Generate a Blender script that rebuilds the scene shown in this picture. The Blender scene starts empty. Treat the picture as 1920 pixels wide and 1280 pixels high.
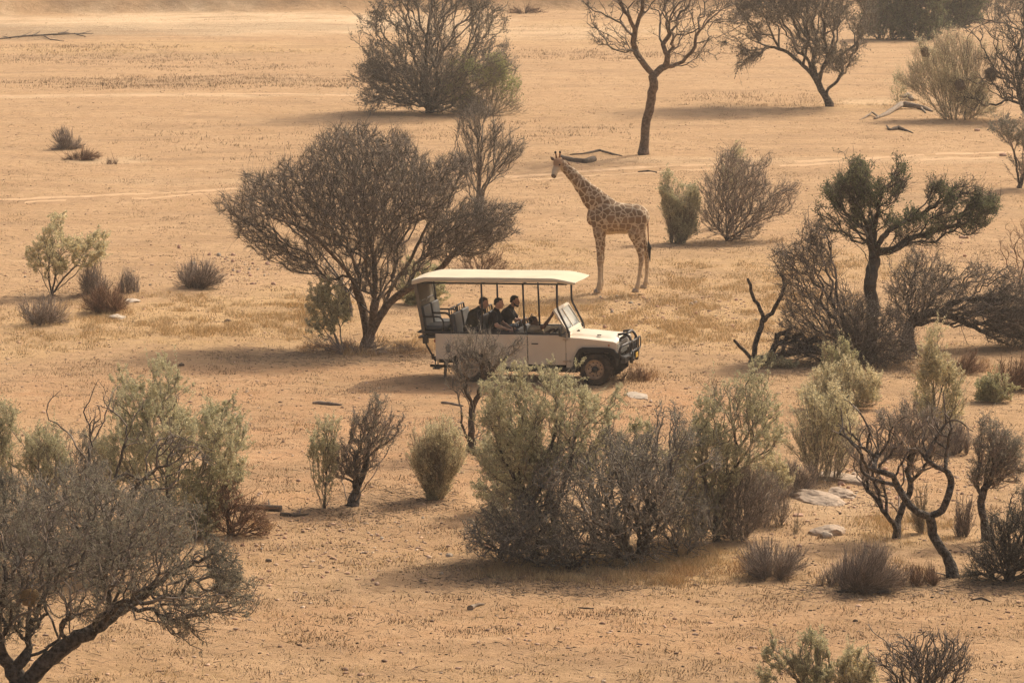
import bpy, bmesh, math, random, time
import numpy as np
from mathutils import Vector, Matrix, Euler

# ------------------------------------------------------------------ camera, world, sun, exposure
SC = bpy.context.scene
COL = SC.collection
FPX = 7500.0          # focal length in pixels of the 1920 px wide photograph
CAMH = 12.3
HORIZON = -338.0
PITCH = math.atan((640 - HORIZON) / FPX)
cam_d = bpy.data.cameras.new('camera')
cam = bpy.data.objects.new('camera', cam_d)
COL.objects.link(cam)
cam.location = (0, 0, CAMH)
cam.rotation_euler = (math.radians(90) - PITCH, 0, 0)
cam_d.sensor_width = 36.0
cam_d.lens = FPX / 1920 * 36.0
cam_d.clip_start = 0.5
cam_d.clip_end = 6000
SC.camera = cam

SUN_EL = math.radians(45)
SUN_AZ = math.atan2(0.65, 0.76)      # from straight ahead (+Y) towards +X
world = bpy.data.worlds.new('World')
SC.world = world
world.use_nodes = True
wn = world.node_tree
sky = wn.nodes.new('ShaderNodeTexSky')
sky.sky_type = 'NISHITA'
sky.sun_disc = False
sky.sun_elevation = SUN_EL
sky.sun_rotation = SUN_AZ
sky.air_density = 0.8
sky.dust_density = 9.0
sky.ozone_density = 1.0
wmix = wn.nodes.new('ShaderNodeMix'); wmix.data_type = 'RGBA'; wmix.blend_type = 'MULTIPLY'; wmix.inputs[0].default_value = 1
wmix.inputs[7].default_value = (1.0, .95, .88, 1)
wn.links.new(sky.outputs[0], wmix.inputs[6]); wn.links.new(wmix.outputs[2], wn.nodes['Background'].inputs[0])
wn.nodes['Background'].inputs[1].default_value = 0.148

sl = bpy.data.lights.new('sun', 'SUN')
sl.energy = 2.8
sl.angle = math.radians(0.6)
sl.color = (1.0, 0.90, 0.74)
sun = bpy.data.objects.new('sun', sl)
COL.objects.link(sun)
sd = Vector((math.sin(SUN_AZ) * math.cos(SUN_EL), math.cos(SUN_AZ) * math.cos(SUN_EL), math.sin(SUN_EL)))
sun.rotation_euler = sd.to_track_quat('Z', 'Y').to_euler()
sun.location = (20, 100, 60)

SC.view_settings.view_transform = 'Standard'
SC.view_settings.look = 'None'
SC.view_settings.exposure = 0.11
SC.view_settings.gamma = 1.0
SC.cycles.max_bounces = 6
SC.cycles.diffuse_bounces = 3
SC.cycles.volume_bounces = 1
SC.cycles.transparent_max_bounces = 8
SC.cycles.use_adaptive_sampling = True
SC.cycles.use_denoising = True

# ------------------------------------------------------------------ numeric helpers
CP, SP = math.cos(PITCH), math.sin(PITCH)
R_ = np.random.RandomState

def vnoise(x, y, seed=0):
    """smooth value noise on arrays, about -1..1"""
    xi = np.floor(x).astype(np.int64); yi = np.floor(y).astype(np.int64)
    fx = x - xi; fy = y - yi
    fx = fx * fx * (3 - 2 * fx); fy = fy * fy * (3 - 2 * fy)
    def h(a, b):
        n = (a * 374761393 + b * 668265263 + seed * 1442695041) & 0x7fffffff
        n = ((n ^ (n >> 13)) * 1274126177) & 0x7fffffff
        n = n ^ (n >> 16)
        return (n & 0xffff) / 32767.5 - 1.0
    a = h(xi, yi); b = h(xi + 1, yi); c = h(xi, yi + 1); d = h(xi + 1, yi + 1)
    return (a * (1 - fx) + b * fx) * (1 - fy) + (c * (1 - fx) + d * fx) * fy

def height(x, y):
    x = np.asarray(x, float); y = np.asarray(y, float)
    z = 0.10 * vnoise(x / 14 + 3, y / 17, 1) + 0.045 * vnoise(x / 4.1, y / 5.2, 2)
    z = z + 0.022 * vnoise(x / 1.3, y / 1.5, 3) + 0.012 * vnoise(x / .5, y / .55, 4)
    # river bed far off and its cut bank
    bank = np.clip((y - 262 - 0.25 * x - 1.5 * vnoise(x / 6, y * 0, 8)) / 3.0, 0, 1)
    z = z + 1.5 * bank * bank * (3 - 2 * bank) + 0.25 * bank * vnoise(x / 1.2, y / 2, 9)
    z = z + 0.02 * np.clip(y - 300, 0, 4000)
    return z

def ray(px, py, Y):
    """world point on the view ray of photo pixel (px,py) in the upright plane y = Y"""
    a = (px - 960) / FPX; b = -(py - 640) / FPX
    dx, dy, dz = a, CP + b * SP, -SP + b * CP
    t = Y / dy
    return np.array([dx * t, Y, CAMH + dz * t])

def at(px, py):
    """ground point seen at photo pixel"""
    a = (px - 960) / FPX; b = -(py - 640) / FPX
    dx, dy, dz = a, CP + b * SP, -SP + b * CP
    z = 0.0
    for _ in range(8):
        t = (CAMH - z) / -dz
        z = float(height(dx * t, dy * t))
    return np.array([dx * t, dy * t, z])

def scale_at(py):
    return (py - HORIZON) / CAMH

# ------------------------------------------------------------------ object helpers
def tag(o, label=None, cat=None, group=None, kind=None):
    if label: o['label'] = label
    if cat: o['category'] = cat
    if group: o['group'] = group
    if kind: o['kind'] = kind
    return o

def empty(name, loc, rz=0.0):
    o = bpy.data.objects.new(name, None)
    o.location = tuple(float(v) for v in loc); o.rotation_euler = (0, 0, rz)
    o.empty_display_size = 0.2
    COL.objects.link(o)
    return o

def link(name, me, mat=None, parent=None, loc=None):
    o = bpy.data.objects.new(name, me)
    COL.objects.link(o)
    if mat is not None:
        for m in (mat if isinstance(mat, (list, tuple)) else [mat]):
            me.materials.append(m)
    if parent is not None: o.parent = parent
    if loc is not None: o.location = tuple(float(v) for v in loc)
    return o

def np_mesh(name, V, F=None, T=None, smooth=False):
    """V (n,3); F quads (m,4) and/or T tris (k,3)"""
    me = bpy.data.meshes.new(name)
    V = np.asarray(V, np.float32)
    me.vertices.add(len(V)); me.vertices.foreach_set('co', V.ravel())
    idx = []; tot = []
    if F is not None and len(F):
        F = np.asarray(F, np.int32); idx.append(F.ravel()); tot.append(np.full(len(F), 4, np.int32))
    if T is not None and len(T):
        T = np.asarray(T, np.int32); idx.append(T.ravel()); tot.append(np.full(len(T), 3, np.int32))
    if idx:
        idx = np.concatenate(idx); tot = np.concatenate(tot)
        start = np.concatenate([[0], np.cumsum(tot)[:-1]]).astype(np.int32)
        me.loops.add(len(idx)); me.loops.foreach_set('vertex_index', idx)
        me.polygons.add(len(tot)); me.polygons.foreach_set('loop_start', start)
        me.polygons.foreach_set('loop_total', tot)
        if smooth:
            me.polygons.foreach_set('use_smooth', np.ones(len(tot), bool))
    me.update(calc_edges=True)
    return me

# ------------------------------------------------------------------ materials
MATS = {}
def principled(name, col, rough=0.8, spec=0.25, metal=0.0, var=0.0, scale=3.0, bump=0.0, bscale=20.0,
               island=0.0, col2=None, coat=0.0, dist=0.02):
    """plain procedural material: noise mottling between col and col2, per-piece brightness change"""
    m = bpy.data.materials.new(name); m.use_nodes = True
    nt = m.node_tree; N = nt.nodes; L = nt.links
    b = N['Principled BSDF']
    b.inputs['Roughness'].default_value = rough
    b.inputs['Specular IOR Level'].default_value = spec
    b.inputs['Metallic'].default_value = metal
    if coat: b.inputs['Coat Weight'].default_value = coat
    tc = N.new('ShaderNodeTexCoord')
    out = None
    if var > 0 or col2 is not None:
        nz = N.new('ShaderNodeTexNoise'); nz.inputs['Scale'].default_value = scale
        nz.inputs['Detail'].default_value = 5
        L.new(tc.outputs['Object'], nz.inputs['Vector'])
        mr = N.new('ShaderNodeMapRange'); mr.inputs[1].default_value = 0.35; mr.inputs[2].default_value = 0.65
        L.new(nz.outputs['Fac'], mr.inputs[0])
        mx = N.new('ShaderNodeMix'); mx.data_type = 'RGBA'
        c2 = col2 if col2 is not None else tuple(c * (1 - var) for c in col)
        c1 = col if col2 is not None else tuple(min(1, c * (1 + var)) for c in col)
        mx.inputs[6].default_value = (*c1, 1); mx.inputs[7].default_value = (*c2, 1)
        L.new(mr.outputs[0], mx.inputs[0])
        out = mx.outputs[2]
    if island > 0:
        g = N.new('ShaderNodeNewGeometry')
        mr2 = N.new('ShaderNodeMapRange'); mr2.inputs[3].default_value = 1 - island; mr2.inputs[4].default_value = 1 + island * (2.6 if name.startswith('twig') else 1)
        pw = N.new('ShaderNodeMath'); pw.operation = 'POWER'; pw.inputs[1].default_value = 2.2 if name.startswith('twig') else 1  # few twigs come out much paler, painting sunlit flecks into the colour
        L.new(g.outputs['Random Per Island'], pw.inputs[0]); L.new(pw.outputs[0], mr2.inputs[0])
        mu = N.new('ShaderNodeMix'); mu.data_type = 'RGBA'; mu.blend_type = 'MULTIPLY'
        mu.inputs[0].default_value = 1
        if out is not None: L.new(out, mu.inputs[6])
        else: mu.inputs[6].default_value = (*col, 1)
        cc = N.new('ShaderNodeCombineColor')
        for i in range(3): L.new(mr2.outputs[0], cc.inputs[i])
        L.new(cc.outputs[0], mu.inputs[7])
        out = mu.outputs[2]
    if out is not None: L.new(out, b.inputs['Base Color'])
    else: b.inputs['Base Color'].default_value = (*col, 1)
    if bump > 0:
        nb = N.new('ShaderNodeTexNoise'); nb.inputs['Scale'].default_value = bscale; nb.inputs['Detail'].default_value = 4
        L.new(tc.outputs['Object'], nb.inputs['Vector'])
        bp = N.new('ShaderNodeBump'); bp.inputs['Strength'].default_value = bump; bp.inputs['Distance'].default_value = dist
        L.new(nb.outputs['Fac'], bp.inputs['Height']); L.new(bp.outputs[0], b.inputs['Normal'])
    MATS[name] = m
    return m

def leafmat(name, col, col2, trans=0.4):
    m = principled(name, col, rough=0.65, spec=0.2, col2=col2, scale=2.2, island=0.45)
    nt = m.node_tree; N = nt.nodes; L = nt.links
    b = N['Principled BSDF']
    src = b.inputs['Base Color'].links[0].from_socket
    tr = N.new('ShaderNodeBsdfTranslucent'); L.new(src, tr.inputs[0])
    mix = N.new('ShaderNodeMixShader'); mix.inputs[0].default_value = trans
    L.new(b.outputs[0], mix.inputs[1]); L.new(tr.outputs[0], mix.inputs[2])
    L.new(mix.outputs[0], N['Material Output'].inputs['Surface'])
    return m

principled('bark_dark', (.060, .047, .036), .9, .15, col2=(.11, .085, .062), scale=9, bump=.6, bscale=30)
principled('bark_brown', (.10, .066, .043), .9, .15, col2=(.23, .165, .115), scale=11, bump=1.0, bscale=26, dist=.05)
principled('bark_grey', (.13, .11, .09), .9, .15, col2=(.24, .20, .16), scale=9, bump=.6, bscale=30)
principled('bark_char', (.022, .018, .015), .9, .2, col2=(.17, .14, .115), scale=14, bump=1.0, bscale=34, dist=.05)
principled('twig_umber', (.13, .11, .092), .85, .2, island=.45, col2=(.20, .165, .13), scale=1.4)
principled('twig_black', (.060, .052, .043), .85, .2, island=.5, col2=(.12, .104, .084), scale=1.6)
principled('twig_grey', (.16, .142, .118), .85, .2, island=.4, col2=(.25, .215, .17), scale=1.4)
principled('twig_mauve', (.21, .165, .135), .85, .2, island=.4, col2=(.32, .25, .19), scale=1.6)
principled('twig_red', (.17, .095, .058), .85, .2, island=.4, col2=(.26, .155, .09), scale=1.6)
principled('twig_sage', (.20, .17, .12), .85, .2, island=.4, col2=(.33, .28, .20), scale=1.4)
principled('twig_tan', (.25, .20, .13), .85, .2, island=.35, col2=(.36, .285, .185), scale=1.8)
leafmat('leaf_sage', (.50, .47, .29), (.62, .56, .36))
leafmat('leaf_pale', (.74, .65, .42), (.60, .54, .33))
leafmat('leaf_olive', (.42, .41, .22), (.56, .51, .30))
leafmat('leaf_green', (.13, .155, .08), (.22, .225, .12))
leafmat('leaf_dusty', (.20, .19, .14), (.32, .29, .21))
leafmat('leaf_grey', (.24, .22, .165), (.36, .32, .235))
leafmat('leaf_dark', (.10, .095, .070), (.19, .175, .13), .25)  # darker grey leaf colour for the far crowns
leafmat('leaf_lime', (.34, .37, .16), (.46, .44, .22))
# ------------------------------------------------------------------ ground
def ellipse_patches():
    # px, py, rx, ry (photo px), channel 0 golden grass / 1 pale sand / 2 dark litter and painted shade / 3 reddish, strength
    P = []
    def g(*a): P.append(a)
    for a in [(1150, 600, 330, 50, 0, .9), (1350, 560, 260, 60, 0, .7), (350, 600, 300, 50, 0, .9), (80, 620, 160, 50, 0, .7),
              (520, 590, 150, 55, 0, .8), (1430, 640, 140, 40, 0, .6), (1000, 480, 120, 40, 0, .5), (1220, 1060, 220, 40, 0, .9),
              (1500, 500, 300, 40, 0, .5), (900, 760, 160, 20, 0, .3), (1060, 1075, 170, 22, 0, .5), (1700, 1000, 150, 30, 0, .5),
              (1640, 200, 120, 14, 0, .5), (850, 640, 150, 30, 0, .4), (300, 90, 420, 14, 0, .5), (1150, 60, 300, 30, 0, .35)]: g(*a)
    for a in [(350, 45, 520, 22, 1, 1.0), (760, 40, 220, 16, 1, .6), (1000, 12, 260, 12, 1, .6), (1650, 190, 120, 8, 1, .5), (300, 178, 420, 4, 1, .6),
              (200, 300, 80, 8, 1, .5), (1550, 300, 500, 7, 1, .35), (420, 340, 300, 7, 1, .25), (1000, 930, 140, 30, 1, .3), (1560, 950, 120, 50, 1, .3)]: g(*a)
    for a in [(560, 672, 190, 20, 2, .5), (690, 655, 120, 12, 2, .8), (740, 935, 130, 22, 2, .6), (640, 962, 100, 14, 2, .6), (1000, 1070, 220, 25, 2, .5),  # first patch paints the umbrella thorn's cast shadow into the ground
              (1150, 1062, 170, 16, 2, .7), (90, 70, 110, 5, 2, .8), (300, 105, 340, 7, 2, .35), (330, 150, 260, 8, 2, .35), (1650, 1100, 130, 14, 2, .6),
              (1620, 690, 180, 20, 2, .6), (130, 8, 300, 9, 2, .9), (500, 3, 300, 6, 2, .6), (1370, 455, 120, 10, 2, .5), (820, 212, 160, 8, 2, .6), (1450, 690, 80, 14, 2, .6), (1750, 375, 170, 14, 2, .35),  # the two top-edge patches paint the eroded bank's shading
              (130, 300, 80, 6, 2, .4), (100, 552, 70, 8, 2, .6), (1850, 1085, 140, 18, 2, .7), (930, 128, 160, 8, 2, .2), (1180, 100, 260, 6, 2, .2)]: g(*a)
    for a in [(750, 820, 420, 130, 3, .55), (300, 730, 330, 60, 3, .45), (1280, 780, 170, 60, 3, .6), (950, 1180, 700, 60, 3, .35), (1700, 1180, 260, 60, 3, .3),
              (1650, 830, 160, 90, 3, .4), (650, 700, 200, 30, 3, .4)]: g(*a)
    return P

def zones(x, y):
    Z = np.zeros(x.shape + (4,))
    n1 = vnoise(x / 1.9 + 7, y / 2.6, 21) * .5 + vnoise(x / .7, y / .9, 22) * .3 + vnoise(x / .27, y / .3, 23) * .25
    for (px, py, rx, ry, c, s) in ellipse_patches():
        w = at(px, py)
        k = scale_at(py); sn = (py - HORIZON) / FPX
        ax = rx / k; ay = ry / (k * sn)
        d = ((x - w[0]) / ax) ** 2 + ((y - w[1]) / ay) ** 2
        v = np.clip(1.35 - d + n1 * .8, 0, 1) * s
        Z[..., c] = np.maximum(Z[..., c], v)
    return Z

def seg_axis(parts):
    out = []
    for a, b, s in parts: out.append(np.arange(a, b, s))
    return np.concatenate(out + [np.array([parts[-1][1]])])

def build_ground():
    xs = seg_axis([(-900, -120, 60), (-120, -44, 4), (-44, -26, .45), (-26, 26, .16), (26, 44, .45), (44, 120, 4), (120, 900, 60)])
    ys = seg_axis([(-60, 40, 10), (40, 54, 1), (54, 100, .13), (100, 160, .2), (160, 310, .42), (310, 400, 3), (400, 2500, 100)])
    X, Y = np.meshgrid(xs, ys)
    Z = height(X, Y)
    V = np.stack([X, Y, Z], -1).reshape(-1, 3)
    nx, ny = len(xs), len(ys)
    i = np.arange(nx * ny).reshape(ny, nx)
    F = np.stack([i[:-1, :-1], i[:-1, 1:], i[1:, 1:], i[1:, :-1]], -1).reshape(-1, 4)
    me = np_mesh('ground', V, F, smooth=True)
    zc = zones(X, Y).reshape(-1, 4).astype(np.float32)
    at_ = me.color_attributes.new('zone', 'FLOAT_COLOR', 'POINT')
    at_.data.foreach_set('color', zc.ravel())
    m = bpy.data.materials.new('dry_earth'); m.use_nodes = True
    nt = m.node_tree; N = nt.nodes; L = nt.links; b = N['Principled BSDF']
    b.inputs['Roughness'].default_value = .95; b.inputs['Specular IOR Level'].default_value = .1
    tc = N.new('ShaderNodeTexCoord')
    def noise(scale, detail=6, rough=.6, vec=None):
        n = N.new('ShaderNodeTexNoise'); n.inputs['Scale'].default_value = scale
        n.inputs['Detail'].default_value = detail; n.inputs['Roughness'].default_value = rough
        L.new(vec or tc.outputs['Object'], n.inputs['Vector']); return n.outputs['Fac']
    def rng(s, a, bb, c=0, d=1):
        r = N.new('ShaderNodeMapRange'); r.inputs[1].default_value = a; r.inputs[2].default_value = bb
        r.inputs[3].default_value = c; r.inputs[4].default_value = d; L.new(s, r.inputs[0]); return r.outputs[0]
    def mix(f, a, c, mode='MIX'):
        x = N.new('ShaderNodeMix'); x.data_type = 'RGBA'; x.blend_type = mode
        if isinstance(f, float): x.inputs[0].default_value = f
        else: L.new(f, x.inputs[0])
        for k, v in ((6, a), (7, c)):
            if isinstance(v, tuple): x.inputs[k].default_value = (*v, 1)
            else: L.new(v, x.inputs[k])
        return x.outputs[2]
    def mul(a, c):
        q = N.new('ShaderNodeMath'); q.operation = 'MULTIPLY'
        for k, v in ((0, a), (1, c)):
            if isinstance(v, float): q.inputs[k].default_value = v
            else: L.new(v, q.inputs[k])
        return q.outputs[0]
    za = N.new('ShaderNodeAttribute'); za.attribute_name = 'zone'
    sp = N.new('ShaderNodeSeparateColor'); L.new(za.outputs['Color'], sp.inputs[0])
    grass, sand, litter, red = sp.outputs[0], sp.outputs[1], sp.outputs[2], za.outputs['Alpha']
    base = mix(rng(noise(.35), .35, .65), (.495, .312, .168), (.555, .366, .208))
    base = mix(rng(noise(2.2, 8, .7), .42, .68), base, (.40, .258, .130))
    base = mix(mul(red, rng(noise(1.1, 6, .7), .3, .6)), base, (.53, .285, .145))
    base = mix(mul(grass, rng(noise(5, 8, .75), .3, .62)), base, (.58, .388, .185))
    base = mix(mul(sand, rng(noise(3, 6, .7), .2, .5)), base, (.68, .50, .31))
    base = mix(mul(litter, rng(noise(7, 9, .8), .38, .56)), base, (.25, .18, .11))  # litter colour, also used for the painted shade patches
    mp = N.new('ShaderNodeMapping'); mp.inputs['Scale'].default_value = (.35, 1.0, 1); L.new(tc.outputs['Object'], mp.inputs['Vector'])
    base = mix(mul(rng(noise(.42, 9, .72, mp.outputs[0]), .48, .66), .72), base, (.335, .215, .118))
    base = mix(mul(rng(noise(.8, 9, .75, mp.outputs[0]), .46, .30), .35), base, (.62, .43, .25))
    # clods, dung and crumbs of dark litter, and pale grains
    v1 = N.new('ShaderNodeTexNoise'); v1.inputs['Scale'].default_value = 9; v1.inputs['Detail'].default_value = 10; v1.inputs['Roughness'].default_value = .8
    L.new(tc.outputs['Object'], v1.inputs['Vector'])
    base = mix(mul(rng(v1.outputs['Fac'], .55, .66), .75), base, (.25, .155, .085))
    base = mix(mul(rng(noise(1.0, 8, .75), .52, .66), .35), base, (.33, .21, .12))
    base = mix(mul(rng(v1.outputs['Fac'], .42, .30), .5), base, (.66, .46, .28))
    L.new(base, b.inputs['Base Color'])
    bp = N.new('ShaderNodeBump'); bp.inputs['Strength'].default_value = .85; bp.inputs['Distance'].default_value = .06
    L.new(v1.outputs['Fac'], bp.inputs['Height'])
    bp2 = N.new('ShaderNodeBump'); bp2.inputs['Strength'].default_value = .7; bp2.inputs['Distance'].default_value = .12
    L.new(noise(2.6, 6, .6), bp2.inputs['Height']); L.new(bp.outputs[0], bp2.inputs['Normal'])
    L.new(bp2.outputs[0], b.inputs['Normal'])
    o = link('ground', me, m)
    tag(o, 'dry orange tan earth with golden grass patches and scattered crumbs', 'ground', kind='structure')

def track(name, pts, width, label, seed):
    """faint wheel rut laid 4 mm over the ground, ragged edges"""
    rs = R_(seed)
    P = [at(*p)[:2] for p in pts]
    out = []
    for a, b in zip(P[:-1], P[1:]):
        n = max(2, int(np.hypot(*(b - a)) / .22))
        for t in np.arange(n) / n: out.append(a + (b - a) * t)
    C = np.array(out); n = len(C)
    C[:, 1] += .45 * vnoise(C[:, 0] / 3.1, C[:, 0] * 0 + seed, 31) + .12 * vnoise(C[:, 0] / .8, C[:, 0] * 0, 33)
    k = 7
    V = []
    w = width * (.8 + .45 * vnoise(C[:, 0] / 1.1, C[:, 0] * 0 + seed, 32))
    for j in range(k):
        s = (j / (k - 1) - .5)
        e = rs.uniform(-.10, .10, n) if j in (0, k - 1) else 0
        yy = C[:, 1] + s * w * 2 + e
        V.append(np.stack([C[:, 0], yy, height(C[:, 0], yy) + (.004 if j in (0, k - 1) else .012)], -1))
    V = np.stack(V, 1)
    i = np.arange(n * k).reshape(n, k)
    F = np.stack([i[:-1, :-1], i[1:, :-1], i[1:, 1:], i[:-1, 1:]], -1).reshape(-1, 4)
    # ruts fade in and out: drop short stretches
    keep = np.repeat((vnoise(C[:-1, 0] / .9, C[:-1, 0] * 0 + 5, 40 + seed) > -.62), k - 1)
    me = np_mesh(name, V.reshape(-1, 3), F[keep], smooth=True)
    o = link(name, me, MATS['track_sand'])
    tag(o, label, 'track', kind='structure')

principled('track_sand', (.62, .42, .25), .95, .1, col2=(.53, .35, .20), scale=2.5, bump=.5, bscale=14)
build_ground()
track('track', [(-60, 376), (200, 366), (430, 353), (560, 348)], .38, 'pale wheel rut crossing the left of the plain, upper line', 1)
track('track', [(-60, 386), (200, 374), (330, 368), (470, 360)], .22, 'pale wheel rut crossing the left of the plain, lower line', 2)
track('track', [(930, 331), (1060, 324), (1300, 310), (1520, 301), (1700, 292), (1980, 283)], .42, 'pale wheel rut passing behind the giraffe, upper line', 3)
track('track', [(960, 339), (1250, 322), (1480, 309), (1640, 302), (1980, 292)], .32, 'pale wheel rut passing behind the giraffe, lower line', 4)
track('track', [(-60, 181), (250, 179), (480, 176), (700, 182)], .55, 'pale old rut across the far left plain', 5)
# ------------------------------------------------------------------ plants
def in_poly(poly, x, y):
    c = np.zeros(len(x), bool)
    n = len(poly); j = n - 1
    for i in range(n):
        xi, yi = poly[i]; xj, yj = poly[j]
        c ^= ((yi > y) != (yj > y)) & (x < (xj - xi) * (y - yi) / ((yj - yi) or 1e-9) + xi)
        j = i
    return c

def edge_dist(poly, x, y):
    d = np.full(len(x), 1e9); n = len(poly)
    for i in range(n):
        a = np.array(poly[i], float); b = np.array(poly[(i + 1) % n], float)
        ab = b - a; t = np.clip(((x - a[0]) * ab[0] + (y - a[1]) * ab[1]) / (ab @ ab + 1e-9), 0, 1)
        d = np.minimum(d, np.hypot(x - a[0] - t * ab[0], y - a[1] - t * ab[1]))
    return d

def sample_poly(rs, poly, n, Yb, k, depth=.8, off=0.0, edge=1.0, hollow=0.0, rag=1.0):
    """points in the solid whose outline from the hill is poly; real depth across the view"""
    P = np.array(poly, float); lo = P.min(0); hi = P.max(0)
    half = .5 * min(hi[0] - lo[0], (hi[1] - lo[1]) * 1.6)
    X = []; got = 0
    sd = int(rs.randint(1, 9999)); q = max(half * .30, 1e-3); ctr = P.mean(0); m2 = half * .12
    while got < n:
        x = rs.uniform(lo[0] - m2, hi[0] + m2, n * 2); y = rs.uniform(lo[1] - m2, hi[1] + m2, n * 2)
        # ragged rim: bays and shoots of several sizes
        w = rag * half * (.24 * vnoise(x / q, y / q, sd) + .18 * vnoise(x / q * 2.7, y / q * 2.7, sd + 1) + .07 * vnoise(x / q * 7, y / q * 7, sd + 2))
        ins = in_poly(poly, x, y); ed = edge_dist(poly, x, y)
        sdist = np.where(ins, ed, -ed) + w
        m = (sdist > half * .02) & (vnoise(x / q * 1.9 + 5, y / q * 1.9, sd + 3) + .6 * vnoise(x / q * 4.3, y / q * 4.3, sd + 4) > -.34 - 9 * (rag < 1))
        x = x[m]; y = y[m]
        t = np.clip(sdist[m] / (.55 * half), 0, 1)
        prof = np.sqrt(1 - (1 - t) ** 2)
        acc = rs.uniform(0, 1, len(x)) < .25 + .75 * prof ** edge
        x, y, prof = x[acc], y[acc], prof[acc]
        X.append(np.stack([x, y, prof], 1)); got += len(x)
    X = np.concatenate(X)[:n]
    u = rs.uniform(-1, 1, n)
    if hollow: u = np.sign(u) * np.abs(u) ** (1 - hollow)
    dep = u * X[:, 2] * depth * half / k + off
    a = (X[:, 0] - 960) / FPX; b = -(X[:, 1] - 640) / FPX
    Y = Yb + dep
    dy = CP + b * SP; t = Y / dy
    # keep the outline as an outline of a solid: same elevation angle at the base plane, moved in depth
    t0 = Yb / dy
    Q = np.stack([a * t0, Y, CAMH + (-SP + b * CP) * t0], 1)
    return Q

def grow(rs, roots, limbs, targets, bf=.5, step=.12, wob=.25, curve=.4):
    cap = 60000
    P = np.zeros((cap, 3)); par = np.full(cap, -1, np.int64); pl = np.zeros(cap); D = np.zeros((cap, 3)); lim = np.zeros(cap, bool)
    n = 0
    def add(p, q, d=None):
        nonlocal n
        P[n] = p; par[n] = q
        if q >= 0:
            v = P[n] - P[q]; l = np.linalg.norm(v); pl[n] = pl[q] + l; D[n] = v / (l + 1e-9)
        else: D[n] = d if d is not None else (0, 0, 1)
        n += 1; return n - 1
    for r in roots: add(r, -1)
    for li, L in enumerate(limbs):
        L = [np.array(q, float) for q in L]
        if n and (len(roots) == 0 or li > 0 or True):
            d = np.linalg.norm(P[:n] - L[0], axis=1); q = int(np.argmin(d))
            if d[q] > 1e-6 and d[q] > .9: q = add(L[0], -1)
        else: q = add(L[0], -1)
        # smooth spline through the limb's points
        pts = [P[q].copy()] + L[1:]
        m = len(pts)
        for i in range(m - 1):
            p0 = pts[max(i - 1, 0)]; p1 = pts[i]; p2 = pts[i + 1]; p3 = pts[min(i + 2, m - 1)]
            ns = max(1, int(np.linalg.norm(p2 - p1) / step + .5))
            for s in range(1, ns + 1):
                t = s / ns
                c = .5 * ((2 * p1) + (p2 - p0) * t + (2 * p0 - 5 * p1 + 4 * p2 - p3) * t * t + (3 * p1 - p0 - 3 * p2 + p3) * t ** 3)
                c = c + rs.normal(0, wob * step * .22, 3)
                q = add(c, q); lim[q] = True
    if len(targets):
        base = P[0]
        key = np.linalg.norm(targets - base, axis=1) * rs.uniform(.8, 1.2, len(targets))
        for ti in np.argsort(key):
            T = targets[ti]
            d = np.linalg.norm(P[:n] - T, axis=1)
            q = int(np.argmin(d + bf * pl[:n]))
            L = d[q]
            if L < step * .35: continue
            ns = min(14, max(1, int(L / step + .5)))
            A = P[q].copy(); C1 = A + D[q] * L * curve
            C2 = T - ((T - A) * .3 + np.array([0, 0, 1.0]) * L * .1)
            prev = q
            for s in range(1, ns + 1):
                t = s / ns; w = 1 - t
                c = w ** 3 * A + 3 * w * w * t * C1 + 3 * w * t * t * C2 + t ** 3 * T
                c = c + rs.normal(0, wob * step * .5, 3) * (1 if s < ns else .4)
                prev = add(c, prev)
                if n > cap - 20: break
            if n > cap - 20: break
    return P[:n], par[:n], lim[:n], D[:n]

def tubes(P, par, r, main, sel, sides):
    """ring per end of each selected edge; rings of a chain coincide so the tube is closed"""
    c = np.nonzero(sel)[0]
    if not len(c): return None
    p = par[c]
    e = P[c] - P[p]; l = np.linalg.norm(e, axis=1, keepdims=True); ed = e / (l + 1e-9)
    allv = np.zeros_like(P); ok = par >= 0
    ev = np.zeros_like(P); ev[ok] = P[ok] - P[par[ok]]; ev /= (np.linalg.norm(ev, axis=1, keepdims=True) + 1e-9)
    nd = ev.copy(); has = main >= 0
    nd[has] = ev[has] + ev[main[has]]
    nd /= (np.linalg.norm(nd, axis=1, keepdims=True) + 1e-9)
    d1 = nd[c]
    ismain = main[p] == c
    d0 = np.where(ismain[:, None], nd[p], ed)
    r1 = r[c]; r0 = np.where(ismain, r[p], np.minimum(r[p], r1 * 1.25))
    ref = np.array([.35, 1, .21]); ref /= np.linalg.norm(ref)
    ang = np.arange(sides) / sides * 2 * math.pi
    def ring(o, d, rr):
        u = np.cross(d, ref); u /= (np.linalg.norm(u, axis=1, keepdims=True) + 1e-6)
        v = np.cross(d, u)
        return o[:, None, :] + rr[:, None, None] * (np.cos(ang)[None, :, None] * u[:, None, :] + np.sin(ang)[None, :, None] * v[:, None, :])
    A = ring(P[p], d0, r0); B = ring(P[c], d1, r1)
    n = len(c)
    V = np.concatenate([A, B], 1).reshape(-1, 3)
    b = (np.arange(n) * 2 * sides)[:, None]
    i = np.arange(sides)[None, :]; j = (np.arange(sides)[None, :] + 1) % sides
    F = np.stack([b + i, b + j, b + sides + j, b + sides + i], -1).reshape(-1, 4)
    return V, F

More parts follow.
